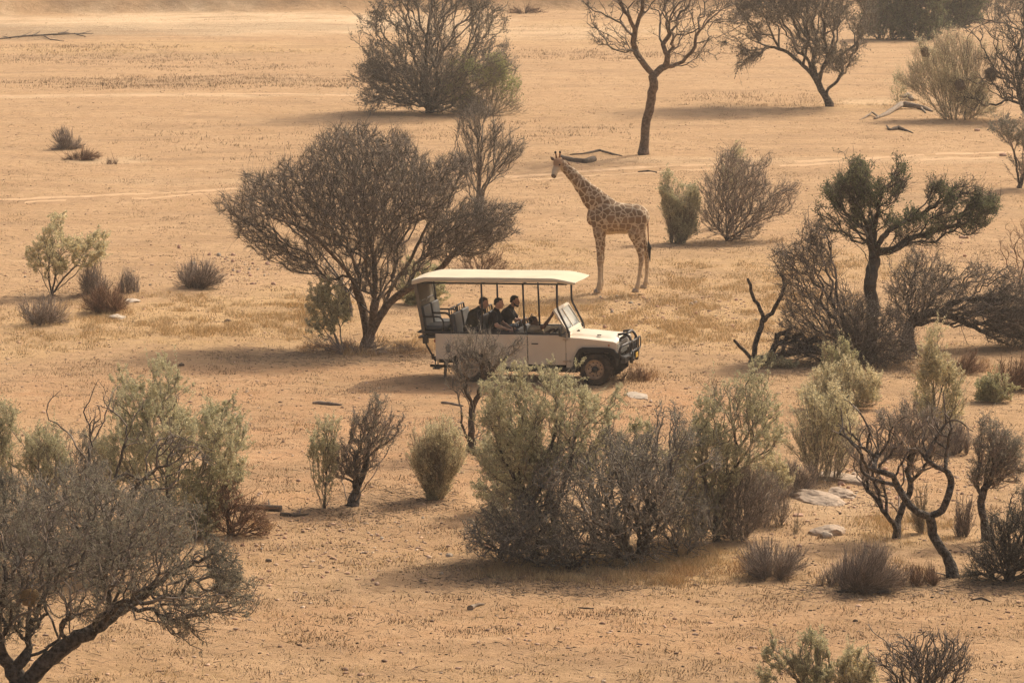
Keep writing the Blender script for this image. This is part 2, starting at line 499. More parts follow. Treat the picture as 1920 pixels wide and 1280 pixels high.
def spikes(rs, O, Dd, L, r):
    """thin tapered twigs: two joined three-sided pieces ending in a point"""
    n = len(O)
    u = np.cross(Dd, rs.normal(0, 1, (n, 3))); u /= (np.linalg.norm(u, axis=1, keepdims=True) + 1e-6)
    v = np.cross(Dd, u)
    ang = np.arange(3) / 3 * 2 * math.pi
    mid = O + Dd * (L * .5)[:, None] + u * (L * rs.uniform(-.12, .12, n))[:, None]
    tip = O + Dd * L[:, None] + v * (L * rs.uniform(-.16, .16, n))[:, None]
    def ring(o, rr):
        return o[:, None, :] + rr[:, None, None] * (np.cos(ang)[None, :, None] * u[:, None, :] + np.sin(ang)[None, :, None] * v[:, None, :])
    V = np.concatenate([ring(O, r), ring(mid, r * .75), tip[:, None, :]], 1).reshape(-1, 3)
    b = (np.arange(n) * 7)[:, None]; i = np.arange(3)[None, :]; j = (i + 1) % 3
    F = np.stack([b + i, b + j, b + 3 + j, b + 3 + i], -1).reshape(-1, 4)
    T = np.stack([b + 3 + i, b + 3 + j, b + 6 + 0 * i], -1).reshape(-1, 3)
    return V, F, T, mid, tip

def leaves(rs, O, size, droop=.0):
    n = len(O)
    d = rs.normal(0, 1, (n, 3)); d[:, 2] += .5; d /= np.linalg.norm(d, axis=1, keepdims=True)
    w = np.cross(d, rs.normal(0, 1, (n, 3))); w /= (np.linalg.norm(w, axis=1, keepdims=True) + 1e-6)
    s = size * rs.uniform(.6, 1.4, n)[:, None]
    V = np.stack([O, O + d * s * .5 + w * s * .28, O + d * s, O + d * s * .5 - w * s * .28], 1).reshape(-1, 3)
    F = np.arange(n * 4).reshape(n, 4)
    return V, F

TWIG_TOTAL = [0, 0]
def plant(name, label, cat, base, polys=(), limbs=(), seed=1, R=.10, r0=.004, n=900, bf=.5, step=.12, wob=.25,
          depth=.65, spurs=1.0, slen=.22, sr=.0035, up=.25, leaf=None, bark='bark_dark', twig='twig_umber',
          roots=0, rootr=.12, thick=.028, group=None, curve=.4, edge=1.0, exp_=None, off=0.0, zmin=.03, parts=('trunk', 'branches', 'foliage'), lclump=.55, hollow=0.0, lpoly=None, ebr=.36, rag=1.0, straight=0.0):
    """base: photo px of the foot. polys: outlines (px) or (outline, weight[, depth offset m]). limbs: px polylines, each point (px,py[,depth m])."""
    if leaf and leaf[2] in ('leaf_sage', 'leaf_pale', 'leaf_olive', 'leaf_lime'):
        sr *= .6; r0 *= .75; spurs *= .8
        if twig in ('twig_umber', 'twig_grey', 'twig_mauve'): twig = 'twig_sage'
    n = int(n * (1.1 if R > .04 else .8) * (1.15 if rag < 1 else 1)); spurs *= (.9 if leaf and leaf[0] > 12000 else 1.1)
    rs = R_(seed)
    B = at(*base); Yb = B[1]; k = scale_at(base[1])
    def P3(q):
        p = ray(q[0], q[1], Yb)
        if len(q) > 2: p[1] += q[2]
        return p
    L3 = [[P3(q) for q in L] for L in limbs]
    rl = R_(seed + 5000)
    for L, Lp in zip(L3, limbs):        # limbs without a given depth wander in depth too
        acc = rl.normal(0, .12)
        for i in range(1, len(L)):
            if len(Lp[i]) < 3:
                acc += rl.normal(0, .34) * np.linalg.norm(L[i] - L[i - 1])
                L[i][1] += acc
    if L3: L3[0][0] = B - np.array([0, 0, .08])
    PL = []
    for p in polys:
        if isinstance(p[0][0], (int, float)): PL.append((p, 1.0, 0.0))
        elif len(p) == 2: PL.append((p[0], p[1], 0.0))
        else: PL.append(p)
    tw = sum(p[1] for p in PL) or 1
    T = [sample_poly(rs, p[0], max(8, int(n * p[1] / tw)), Yb, k, depth, p[2] + off, edge, hollow, rag) for p in PL]
    T = np.concatenate(T) if T else np.zeros((0, 3))
    if len(T):
        g = height(T[:, 0], T[:, 1])
        T = T[T[:, 2] > g + zmin]
    rt = []
    if roots:
        a = rs.uniform(0, 6.28, roots); q = rs.uniform(.2, 1, roots) * rootr
        for i in range(roots):
            x = B[0] + math.cos(a[i]) * q[i]; y = B[1] + math.sin(a[i]) * q[i]
            rt.append((x, y, float(height(x, y)) - .03))
    elif not L3: rt.append(B - np.array([0, 0, .03]))
    P, par, lim, D = grow(rs, rt, L3, T, bf, step, wob, curve)
    N = len(P)
    cnt = np.ones(N)
    main = np.full(N, -1, np.int64); best = np.zeros(N)
    for i in range(N - 1, -1, -1):
        q = par[i]
        if q >= 0:
            cnt[q] += cnt[i]
            if cnt[i] > best[q]: best[q] = cnt[i]; main[q] = i
    top = max(cnt.max(), 2)
    e = exp_ or math.log(max(R / r0, 1.5)) / math.log(top)
    r = r0 * cnt ** np.where(lim | (par < 0), e, min(e, ebr))
    if L3:      # flare at the foot
        h0 = P[:, 2] - B[2]
        fl = lim & (h0 < .35) & (cnt > .5 * top)
        r[fl] *= 1 + .45 * (1 - h0[fl] / .35)
    haspar = par >= 0
    big = haspar & (r > thick)
    root = empty(name, B)
    tag(root, label, cat, group)
    O3 = np.array(B)
    t = tubes(P - O3, par, r, main, big, 8)
    if t is not None: link(parts[0], np_mesh(parts[0], t[0], t[1], smooth=True), MATS[bark], root)
    Vs = []; Fs = []; Ts = []; nv = 0
    mid_ = haspar & (r <= thick) & (r > thick * .35)
    for sel, sd in ((mid_, 5), (haspar & (r <= thick * .35), 3)):
        t = tubes(P - O3, par, r, main, sel, sd)
        if t is not None:
            Vs.append(t[0]); Fs.append(t[1] + nv); nv += len(t[0])
    small = np.nonzero(haspar & (r < thick * .45) & (P[:, 2] > height(P[:, 0], P[:, 1]) + zmin))[0]
    ns = int(len(small) * spurs)
    tips = None
    if ns:
        c = rs.choice(small, ns)
        tt = rs.uniform(0, 1, ns)[:, None]
        O = P[c] * (1 - tt) + P[par[c]] * tt
        d = D[c] * (.7 + straight) + rs.normal(0, .62 - .25 * straight, (ns, 3)); d[:, 2] += up
        d /= np.linalg.norm(d, axis=1, keepdims=True)
        Ln = slen * rs.uniform(.35, 1.3, ns)
        lg = rs.uniform(0, 1, ns) < .07      # long shoots that break the outline
        d[lg] = D[c][lg] * 1.1 + rs.normal(0, .3, (int(lg.sum()), 3)) + np.array([0, 0, up * 1.2]); d[lg] /= np.linalg.norm(d[lg], axis=1, keepdims=True); Ln[lg] *= 2.1
        V, F, Tt, mid, tip = spikes(rs, O - O3, d, Ln, np.full(ns, sr))
        Vs.append(V); Fs.append(F + nv); Ts.append(Tt + nv); nv += len(V)
        tips = (O - O3, mid, tip)
    if Vs:
        V = np.concatenate(Vs); F = np.concatenate(Fs); Tq = np.concatenate(Ts) if Ts else None
        TWIG_TOTAL[0] += len(F) * 2 + (len(Tq) if Tq is not None else 0)
        link(parts[1], np_mesh(parts[1], V, F, Tq), MATS[twig], root)
    if leaf:
        cntl, size, lm = leaf[:3]; cntl = int(cntl * 1.35)
        cc = rs.randint(0, len(tips[0]), cntl)
        if lclump < 1:      # leaves gather on some twigs only
            tp = tips[2] / (slen * 1.3)
            okc = rs.uniform(0, 1, len(tips[0])) < np.clip(lclump - .1 + 1.2 * vnoise(tp[:, 0] + tp[:, 1] * .7, tp[:, 2] - tp[:, 1] * .6, seed), .04, 1)
            idx = np.nonzero(okc)[0]; cc = idx[rs.randint(0, len(idx), cntl)]
        if len(leaf) > 3:   # restrict leaves above a photo height (fraction limit function)
            zz = (tips[2][:, 2] + O3[2]); pr = leaf[3]
            zt = ray(0, pr[0], Yb)[2]; zb = ray(0, pr[1], Yb)[2]
            pp = np.clip((zz[cc] - zb) / (zt - zb + 1e-6), 0, 1) ** 1
            cc = cc[rs.uniform(0, 1, cntl) < pp]
        if lpoly:
            tp = tips[2][cc] + O3
            dz = tp - np.array([0, 0, CAMH]); fw = dz[:, 1] * CP - dz[:, 2] * SP; u_ = dz[:, 1] * SP + dz[:, 2] * CP
            dz = dz + rs.normal(0, .10, dz.shape)
            qx = 960 + FPX * dz[:, 0] / fw; qy = 640 - FPX * u_ / fw
            ok = np.zeros(len(cc), bool)
            for pl_ in lpoly: ok |= in_poly(pl_, qx, qy)
            cc = cc[ok | (rs.uniform(0, 1, len(cc)) < .12)]
        tq = rs.uniform(.15, 1.05, len(cc))[:, None]
        O = tips[0][cc] * (1 - tq) + tips[2][cc] * tq + rs.normal(0, size * .35, (len(cc), 3))
        V, F = leaves(rs, O, size)
        TWIG_TOTAL[1] += len(F) * 2
        link(parts[2], np_mesh(parts[2], V, F), MATS[lm], root)
    return root
# ------------------------------------------------------------------ every tree and bush
def plants():
    W = 'tree'; S = 'bush'
    # --- wide umbrella thorn behind the vehicle
    plant('thorn_tree', 'wide bare umbrella thorn tree with flat spreading crown standing behind the open safari vehicle', W, (690, 652),
          [([(415, 385), (455, 352), (530, 325), (545, 295), (600, 272), (640, 246), (700, 250), (765, 240), (800, 262), (850, 290), (872, 330), (868, 372),
             (830, 420), (760, 455), (740, 500), (700, 480), (650, 500), (590, 480), (540, 440), (500, 420), (450, 405)], 1.0, 0),
           ([(870, 372), (940, 385), (990, 380), (965, 415), (975, 440), (915, 470), (880, 492), (835, 500), (800, 480), (800, 420)], .28, .4),
           ([(415, 392), (500, 415), (580, 470), (620, 520), (560, 520), (500, 478), (450, 440)], .10, 0),
           ([(640, 490), (740, 500), (820, 450), (800, 520), (700, 560), (660, 540)], .06, 0)],
          [[(690, 652), (687, 620), (680, 585), (668, 548), (655, 510, -.4), (625, 470, -.8), (580, 425, -1.0), (520, 400, -1.1)],
           [(690, 652), (697, 615), (702, 575), (703, 535), (700, 490), (690, 440), (680, 380)],
           [(690, 640), (712, 592), (745, 555), (790, 530), (823, 508, .3), (851, 477, .4), (890, 440, .5), (935, 415, .6)],
           [(702, 590), (712, 550), (716, 500, -.5), (740, 450, -.9), (770, 400, -1.2)],
           [(712, 592), (735, 540, .5), (765, 500, .9), (790, 450, 1.2), (820, 400, 1.3)],
           [(680, 585), (655, 555, .6), (622, 515, 1.0), (590, 480, 1.3), (540, 440, 1.5)],
           [(668, 545), (640, 525, -.8), (600, 505, -1.2), (560, 500, -1.4)],
           [(703, 535), (690, 500, 1.0), (660, 440, 1.6), (640, 390, 1.8)],
           [(700, 500), (720, 460, -1.2), (730, 410, -1.7)]],
          seed=11, R=.16, r0=.004, n=11500, bf=.36, step=.13, wob=.16, straight=1.0, rag=.45, ebr=.27, depth=.9, spurs=2.9, slen=.24, sr=.0032, up=.35,
          bark='bark_brown', twig='twig_umber', curve=.55, parts=('trunk', 'branches', 'leaves'), leaf=(9000, .03, 'leaf_dusty'))
    # dark trunk behind it
    plant('thorn_tree', 'short dark tree trunk with few branches half hidden behind the umbrella thorn trunk', W, (645, 592),
          [[(560, 500), (600, 470), (680, 470), (720, 520), (700, 560), (600, 545)]],
          [[(645, 592), (650, 565), (660, 535), (690, 500), (720, 470)], [(650, 560), (640, 530), (610, 500)]],
          seed=12, R=.16, n=260, bf=.5, bark='bark_char', twig='twig_umber', spurs=.8)
    # leafy saplings under and beside it
    plant('sapling', 'slender leafy grey green sapling at the left foot of the umbrella thorn', S, (640, 655),
          [([(568, 585), (578, 540), (605, 520), (640, 535), (660, 570), (640, 610), (600, 625), (575, 610)], 1, -.2)],
          [[(640, 655), (625, 620), (608, 590), (595, 560)], [(650, 655), (637, 615), (625, 580), (612, 545)], [(632, 655), (600, 610), (582, 580)]],
          seed=13, R=.035, n=330, bf=.6, spurs=2, slen=.14, leaf=(9000, .045, 'leaf_sage'), bark='bark_grey', twig='twig_grey', thick=.02)
    plant('bush', 'olive leafy bush between the umbrella thorn and the vehicle canopy', S, (790, 570),
          [[(735, 560), (745, 510), (780, 485), (820, 490), (840, 520), (830, 560), (780, 580)]], seed=14, roots=6, R=.02, n=420, bf=.8,
          spurs=2, slen=.16, leaf=(8000, .05, 'leaf_olive'), twig='twig_umber')
    plant('shrub', 'reddish brown twiggy shrub low behind the canopy near the thorn branch', S, (900, 522),
          [[(850, 520), (855, 490), (885, 470), (930, 470), (960, 495), (955, 520)]], seed=15, roots=9, R=.012, n=420, bf=.9, spurs=2.2, slen=.2, twig='twig_red')
    plant('shrub', 'dry twig litter shrub around the foot of the umbrella thorn', S, (700, 662),
          [[(560, 655), (575, 625), (640, 640), (700, 630), (760, 640), (800, 655), (760, 668), (620, 668)]], seed=16, roots=14, rootr=.9, R=.008, n=420, bf=.9, spurs=1.5, slen=.2, twig='twig_mauve')
    # --- grey upright tree behind the umbrella thorn
    plant('bare_tree', 'upright grey bare tree rising behind the right side of the umbrella thorn crown', W, (897, 440),
          [([(846, 250), (862, 205), (890, 188), (925, 205), (945, 235), (935, 280), (925, 330), (900, 360), (870, 350), (850, 300)], 1, 0),
           ([(925, 255), (965, 245), (995, 270), (975, 300), (940, 330), (915, 335)], .45, .3)],
          [[(897, 440), (893, 400), (888, 350), (880, 300), (872, 255)], [(897, 440), (902, 390), (908, 350), (925, 315), (945, 285)], [(893, 400), (899, 340), (903, 290), (905, 240)]],
          seed=17, R=.09, n=1500, bf=.6, step=.13, wob=.3, spurs=2.2, slen=.26, sr=.004, up=.5, bark='bark_grey', twig='twig_grey', curve=.5)
    # --- large round bush top centre
    plant('thorn_bush', 'big round grey thorn bush at the top of the photo left of centre', S, (805, 212),
          [([(684, 40), (700, -30), (720, -120), (800, -160), (890, -130), (945, -20), (960, 60), (958, 130), (940, 200), (880, 212), (800, 214), (715, 205), (680, 180), (672, 110)], 1, 0),
           ([(680, 120), (760, 120), (900, 120), (900, 205), (800, 213), (720, 205), (680, 180)], .35, 0)],
          [[(805, 212), (800, 150), (795, 110), (775, 60), (750, 10)], [(800, 150), (820, 110), (850, 80), (890, 40)], [(797, 120), (800, 70), (810, 10)],
           [(803, 180), (770, 150), (730, 130)], [(803, 180), (840, 160), (880, 130)]],
          seed=18, straight=.8, R=.17, n=6000, bf=.5, step=.24, wob=.35, spurs=2.2, slen=.42, sr=.0065, r0=.006, up=.3, bark='bark_dark', twig='twig_grey', thick=.05,
          leaf=(40000, .055, 'leaf_dark'), depth=1.0)
    plant('bush', 'yellow green broom bush in front of the big grey thorn bush', S, (905, 215),
          [([(825, 160), (840, 125), (880, 106), (925, 112), (955, 145), (972, 175), (960, 200), (920, 190), (860, 185), (835, 180)], 1, 0),
           ([(840, 180), (900, 180), (975, 180), (985, 210), (930, 222), (850, 212)], .5, 0)],
          seed=19, roots=16, rootr=.5, R=.02, n=1300, bf=.9, step=.2, spurs=3, slen=.4, sr=.006, r0=.005, up=.7, twig='twig_mauve', leaf=(15000, .07, 'leaf_lime', (110, 195)))
    # --- tall tree
    plant('tall_tree', 'tall bare forked tree with curved trunk standing right of the giraffe head', W, (1207, 290),
          [([(1085, -20), (1110, -5), (1150, 50), (1180, 50), (1190, 100), (1120, 90), (1090, 30)], .25, 0),
           ([(1130, -60), (1380, -60), (1385, 40), (1350, 70), (1300, 60), (1260, 90), (1220, 60), (1150, 20)], 1.0, 0),
           ([(1100, -120), (1400, -120), (1420, -220), (1100, -220)], .7, 0),
           ([(1235, 60), (1330, 70), (1320, 120), (1250, 125)], .12, 0)],
          [[(1207, 290), (1211, 240), (1219, 195), (1225, 155), (1222, 138), (1203, 115), (1190, 92), (1188, 70), (1197, 40), (1206, 0), (1215, -60)],
           [(1225, 150), (1240, 128), (1268, 120), (1288, 108), (1302, 88), (1306, 66), (1325, 45), (1350, 20)],
           [(1188, 72), (1170, 50), (1145, 33), (1125, 25), (1100, 8), (1078, -12)],
           [(1190, 60), (1178, 30), (1160, 0), (1140, -40)],
           [(1250, 124), (1252, 105), (1242, 85), (1255, 65), (1250, 45), (1275, 35)],
           [(1306, 66), (1300, 40), (1290, 10), (1270, -30)], [(1198, 40), (1230, 0), (1260, -50)], [(1325, 45), (1365, 40)]],
          seed=20, R=.17, n=1000, bf=.45, step=.22, wob=.38, spurs=1.6, slen=.36, sr=.006, r0=.007, up=-.1, bark='bark_brown', twig='twig_umber', thick=.05,
          exp_=None, leaf=(5000, .05, 'leaf_dark'), depth=.8)
    # --- leaning tree
    plant('leaning_tree', 'dark leaning tree with dense hanging grey crown at the top right', W, (1558, 200),
          [([(1372, 60), (1345, 20), (1340, -120), (1480, -200), (1620, -140), (1635, 0), (1632, 55), (1600, 90), (1560, 80), (1500, 85), (1440, 80), (1400, 85)], 1.0, 0),
           ([(1385, 85), (1440, 88), (1420, 110), (1385, 130)], .05, 0),
           ([(1520, 90), (1600, 85), (1608, 110), (1580, 140), (1555, 130), (1530, 115)], .1, 0)],
          [[(1558, 200), (1545, 178), (1535, 160), (1522, 138), (1505, 122), (1485, 105), (1462, 92), (1435, 86), (1400, 70), (1370, 50)],
           [(1537, 160), (1540, 135), (1548, 115), (1565, 85)], [(1508, 122), (1512, 90), (1518, 50), (1535, 0)],
           [(1462, 90), (1462, 60), (1480, 20), (1470, -40)], [(1470, 92), (1440, 50), (1420, 0)], [(1518, 60), (1560, 30), (1600, 20)]],
          seed=21, R=.16, n=5200, bf=.45, step=.24, wob=.35, spurs=2.4, slen=.42, sr=.0065, r0=.006, up=-.25, bark='bark_char', twig='twig_grey', thick=.05,
          leaf=(55000, .055, 'leaf_dark'), depth=1.0)
    # --- dark thicket far top right
    for i, (b, po, lb) in enumerate([
        ((1660, 74), [(1625, 70), (1622, 0), (1650, -70), (1700, -60), (1705, 20), (1700, 74)], 'dark brown green bush at the top edge, nearest the leaning tree crown'),
        ((1720, 74), [(1680, 72), (1680, 0), (1700, -70), (1770, -70), (1775, 20), (1755, 74)], 'dark brown green bush at the top edge, middle of the dark clump'),
        ((1790, 50), [(1755, 52), (1755, 0), (1780, -60), (1840, -60), (1840, 20), (1820, 50)], 'dark brown green bush at the top edge, right end of the dark clump')]):
        plant('dense_bush', lb, S, b, [po], seed=30 + i, roots=12, rootr=.8, R=.04, n=1100, bf=.6, step=.32, spurs=3, slen=.55, sr=.011, r0=.009, up=.3,
              twig='twig_black', leaf=(24000, .10, 'leaf_green'), depth=1.1, thick=.1)
    plant('dense_bush', 'faint reddish shrub beyond the pale dry bush at the top edge', S, (1850, 40), [[(1800, 38), (1815, -20), (1900, -40), (1960, 0), (1940, 40)]], seed=34, roots=12, rootr=.8,
          R=.03, n=700, bf=.6, step=.3, spurs=2.5, slen=.5, sr=.009, r0=.008, twig='twig_mauve', leaf=(8000, .08, 'leaf_grey'))
    # --- right edge tree with nests
    plant('thorn_tree', 'black branched thorn tree reaching in from the right edge with hanging nests', W, (1935, 225),
          [([(1800, 45), (1850, 20), (1930, -20), (2000, 0), (2020, 120), (1960, 160), (1900, 140), (1850, 80), (1815, 80)], .8, 0),
           ([(1835, 110), (1900, 90), (1950, 120), (1940, 200), (1890, 190), (1850, 170)], .5, 0),
           ([(1770, 150), (1830, 140), (1850, 200), (1800, 225)], .1, -.4)],
          [[(1935, 225), (1918, 195), (1912, 165), (1920, 130), (1908, 90), (1916, 60), (1890, 48), (1860, 38), (1825, 38), (1800, 52), (1775, 70)],
           [(1912, 165), (1880, 145), (1845, 146), (1815, 150), (1790, 165), (1775, 195)], [(1916, 60), (1880, 20), (1860, -20)],
           [(1845, 146), (1835, 180), (1820, 215)], [(1918, 195), (1880, 185), (1850, 160), (1835, 120), (1850, 85)],
           [(1860, 38), (1820, 60), (1812, 95), (1818, 130)], [(1915, 130), (1940, 80), (1960, 20)]],
          seed=36, R=.14, n=2200, bf=.4, step=.2, wob=.5, spurs=1.4, slen=.3, sr=.006, r0=.007, up=-.1, bark='bark_char', twig='twig_black', thick=.045, depth=.8,
          leaf=(4000, .05, 'leaf_dusty'))
    plant('dry_bush', 'large pale tan dry bush beside the fallen log at the upper right', S, (1800, 224),
          [([(1690, 150), (1700, 110), (1745, 65), (1810, 70), (1860, 100), (1885, 150), (1870, 200), (1840, 222), (1770, 222), (1730, 190)], 1, 0)],
          seed=37, roots=22, rootr=.6, R=.02, n=2200, bf=.9, step=.2, spurs=3.2, slen=.42, sr=.006, r0=.005, up=.8, twig='twig_tan', leaf=(16000, .05, 'leaf_pale'))
    plant('sapling', 'thin wispy upright sapling left of the pale tan bush', S, (1688, 196), [[(1665, 190), (1670, 150), (1685, 125), (1705, 150), (1705, 192)]], seed=38, roots=5, R=.015, n=140, bf=.8, step=.2,
          spurs=1.6, slen=.3, sr=.005, twig='twig_tan', leaf=(900, .05, 'leaf_sage'))
    plant('bush', 'dark slim leafy bush on dark stems at the right edge above the shadow', S, (1912, 352),
          [[(1862, 240), (1890, 215), (1930, 215), (1980, 240), (1985, 290), (1930, 300), (1895, 275), (1870, 262)], ([(1885, 300), (1905, 290), (1940, 300), (1930, 340)], .15)],
          [[(1912, 352), (1905, 310), (1895, 270), (1885, 245)], [(1914, 352), (1915, 300), (1912, 255)], [(1912, 345), (1895, 325), (1885, 312)], [(1916, 350), (1935, 290), (1950, 250)]],
          seed=39, R=.07, n=620, bf=.5, step=.15, spurs=2.2, slen=.24, sr=.005, bark='bark_char', twig='twig_mauve', leaf=(6000, .05, 'leaf_dusty'))
    # --- bushes right of the giraffe
    plant('bush', 'yellowish green upright bush just right of the giraffe tail', S, (1275, 456),
          [[(1236, 345), (1250, 320), (1275, 345), (1300, 335), (1312, 380), (1306, 430), (1292, 450), (1258, 452), (1240, 400)]], seed=40, rag=.8, roots=12, rootr=.3, R=.02, n=600, bf=1.0,
          spurs=1.1, slen=.22, sr=.004, up=.8, twig='twig_umber', leaf=(26000, .045, 'leaf_sage'))
    plant('thorn_bush', 'purple brown bare thorn bush leaning right of the yellowish green bush', S, (1365, 452),
          [([(1312, 372), (1335, 320), (1355, 285), (1400, 280), (1432, 300), (1450, 340), (1490, 350), (1472, 400), (1440, 430), (1425, 452), (1350, 456), (1312, 440)], 1, 0)],
          [[(1340, 450), (1365, 400), (1400, 375), (1440, 350)], [(1330, 380), (1355, 345), (1385, 318), (1408, 305), (1422, 325), (1425, 345)], [(1345, 452), (1335, 410), (1330, 380)],
           [(1360, 452), (1400, 425), (1440, 405)], [(1365, 400), (1380, 350)]],
          seed=41, straight=.6, rag=.8, R=.06, n=2300, bf=.5, spurs=2.0, slen=.26, sr=.004, bark='bark_char', twig='twig_mauve', leaf=(2500, .04, 'leaf_dusty'))
    plant('bush', 'faint pale green top growing behind the purple brown thorn bush', S, (1375, 425),
          [[(1348, 330), (1360, 285), (1385, 265), (1400, 290), (1400, 340), (1370, 360)]], [[(1375, 425), (1376, 380), (1378, 330)]], seed=42, R=.03, n=260, bf=.7, spurs=2, slen=.2, twig='twig_tan', leaf=(3500, .04, 'leaf_sage'))
    # --- green crowned tree on the right
    plant('green_tree', 'old twisted tree with dark green leaf tufts and low spreading branches on the right', W, (1628, 668),
          [([(1535, 345), (1560, 318), (1585, 330), (1600, 292), (1640, 295), (1660, 320), (1680, 292), (1715, 312), (1700, 360), (1675, 385), (1640, 390), (1600, 400), (1570, 400), (1545, 385)], 1.0, 0),
           ([(1535, 395), (1600, 405), (1700, 395), (1760, 390), (1850, 380), (1880, 395), (1850, 425), (1760, 450), (1700, 450), (1640, 470), (1590, 455), (1550, 430)], .9, 0),
           ([(1735, 372), (1745, 340), (1775, 335), (1800, 355), (1830, 350), (1870, 375), (1850, 395), (1780, 395)], .45, .2)],
          [[(1628, 668), (1630, 620), (1632, 570), (1625, 520), (1622, 490), (1612, 465), (1595, 445), (1565, 425)],
           [(1623, 495), (1645, 475), (1675, 465), (1710, 448), (1745, 436), (1790, 425), (1830, 410)],
           [(1622, 492), (1630, 455), (1625, 420), (1605, 380), (1590, 340)], [(1625, 490), (1650, 450), (1680, 425), (1720, 410), (1760, 385)],
           [(1622, 480), (1640, 430), (1650, 380), (1660, 330)], [(1612, 465), (1590, 420), (1565, 385), (1550, 360)]],
          seed=43, R=.15, rag=1.6, n=3600, bf=.4, wob=.5, spurs=2.2, slen=.22, sr=.0045, bark='bark_dark', twig='twig_black', leaf=(30000, .042, 'leaf_green'),
          lpoly=[[(1535, 348), (1560, 318), (1590, 335), (1585, 385), (1550, 392)], [(1590, 325), (1602, 290), (1635, 295), (1650, 330), (1650, 395), (1605, 395)],
                 [(1650, 320), (1680, 290), (1715, 315), (1700, 350), (1670, 375), (1650, 350)], [(1738, 375), (1748, 342), (1775, 335), (1800, 355), (1785, 390), (1750, 392)],
                 [(1800, 390), (1840, 358), (1885, 378), (1850, 425), (1795, 440)], [(1560, 380), (1700, 370), (1740, 400), (1700, 430), (1600, 425)], [(1720, 385), (1800, 380), (1800, 430), (1740, 440)]])
    plant('thicket', 'bare dark twiggy thicket around the foot of the twisted green crowned tree', S, (1600, 682),
          [([(1455, 600), (1450, 540), (1490, 500), (1540, 510), (1600, 560), (1640, 580), (1640, 680), (1560, 684), (1490, 665)], .8, 0),
           ([(1580, 560), (1660, 570), (1700, 600), (1720, 660), (1690, 695), (1560, 695), (1570, 640)], 1.1, -.2), ([(1440, 640), (1560, 600), (1660, 620), (1700, 690), (1560, 700), (1450, 690)], .6, 0),
           ([(1445, 470), (1500, 440), (1560, 460), (1570, 510), (1500, 520), (1460, 520)], .35, 0), ([(1500, 420), (1540, 410), (1560, 450), (1520, 470)], .1, 0)],
          [[(1612, 684), (1603, 640), (1585, 600), (1572, 560), (1570, 520), (1558, 480), (1525, 462), (1495, 470), (1465, 500)],
           [(1605, 650), (1570, 630), (1530, 610), (1500, 600)], [(1558, 480), (1550, 440), (1520, 425), (1505, 400)], [(1540, 470), (1520, 440), (1515, 385)],
           [(1612, 684), (1660, 640), (1670, 600)], [(1525, 462), (1530, 500), (1535, 540)]],
          seed=45, R=.11, rag=.9, n=4600, bf=.4, wob=.5, spurs=1.8, slen=.24, sr=.0045, up=.1, bark='bark_char', twig='twig_umber', depth=.9, leaf=(2500, .04, 'leaf_dusty'))
    plant('fallen_tree', 'arching dark half fallen thorn tree sprawling at the right edge beyond the twisted tree', W, (1706, 655),
          [([(1665, 560), (1680, 490), (1720, 475), (1800, 490), (1850, 520), (1930, 500), (1990, 560), (1980, 640), (1900, 650), (1840, 610), (1790, 600), (1740, 600), (1710, 620)], 1, 0),
           ([(1840, 560), (1950, 540), (1990, 640), (1930, 665), (1860, 650)], .6, 0)],
          [[(1706, 655), (1703, 625), (1712, 602), (1735, 590), (1765, 588), (1800, 600), (1840, 620), (1880, 642), (1920, 650)],
           [(1712, 602), (1705, 560), (1695, 520), (1685, 500)], [(1735, 590), (1760, 555), (1800, 540), (1840, 530)], [(1765, 588), (1800, 560), (1860, 560)],
           [(1805, 600), (1812, 640), (1818, 655)], [(1700, 530), (1740, 510), (1780, 505)]],
          seed=46, R=.14, rag=.9, n=4400, bf=.4, wob=.5, spurs=1.8, slen=.25, sr=.0045, bark='bark_char', twig='twig_umber', leaf=(2500, .04, 'leaf_dusty'))
    plant('dead_tree', 'charred forked dead stump with two bare arms left of the thicket', W, (1412, 680), [([(1440, 650), (1480, 600), (1540, 640), (1500, 670)], 1)],
          [[(1412, 680), (1418, 640), (1430, 605), (1426, 580), (1412, 555), (1403, 523)], [(1430, 605), (1447, 585), (1462, 560), (1470, 535), (1463, 512)],
           [(1412, 678), (1400, 662), (1376, 636)], [(1414, 676), (1440, 665), (1455, 640), (1452, 620)], [(1420, 680), (1470, 662), (1545, 652)]],
          seed=47, R=.12, n=60, bf=.5, wob=.4, spurs=.7, slen=.15, bark='bark_char', twig='twig_umber', exp_=.22, r0=.03)
    plant('shrub', 'low grey green leafy shrub at the foot of the charred forked stump', S, (1450, 690), [[(1415, 690), (1425, 672), (1470, 668), (1500, 690)]], seed=48, roots=8, R=.01, n=150, spurs=2, slen=.15,
          leaf=(2500, .04, 'leaf_sage'), twig='twig_tan')
    plant('sapling', 'thin bare branching sapling at the right edge above the half fallen tree', S, (1915, 540), [[(1872, 470), (1885, 420), (1925, 410), (1960, 450), (1950, 500), (1900, 510)]],
          [[(1915, 540), (1912, 500), (1900, 460), (1885, 435)], [(1912, 510), (1925, 460)]], seed=49, R=.03, n=160, spurs=1.2, twig='twig_red')
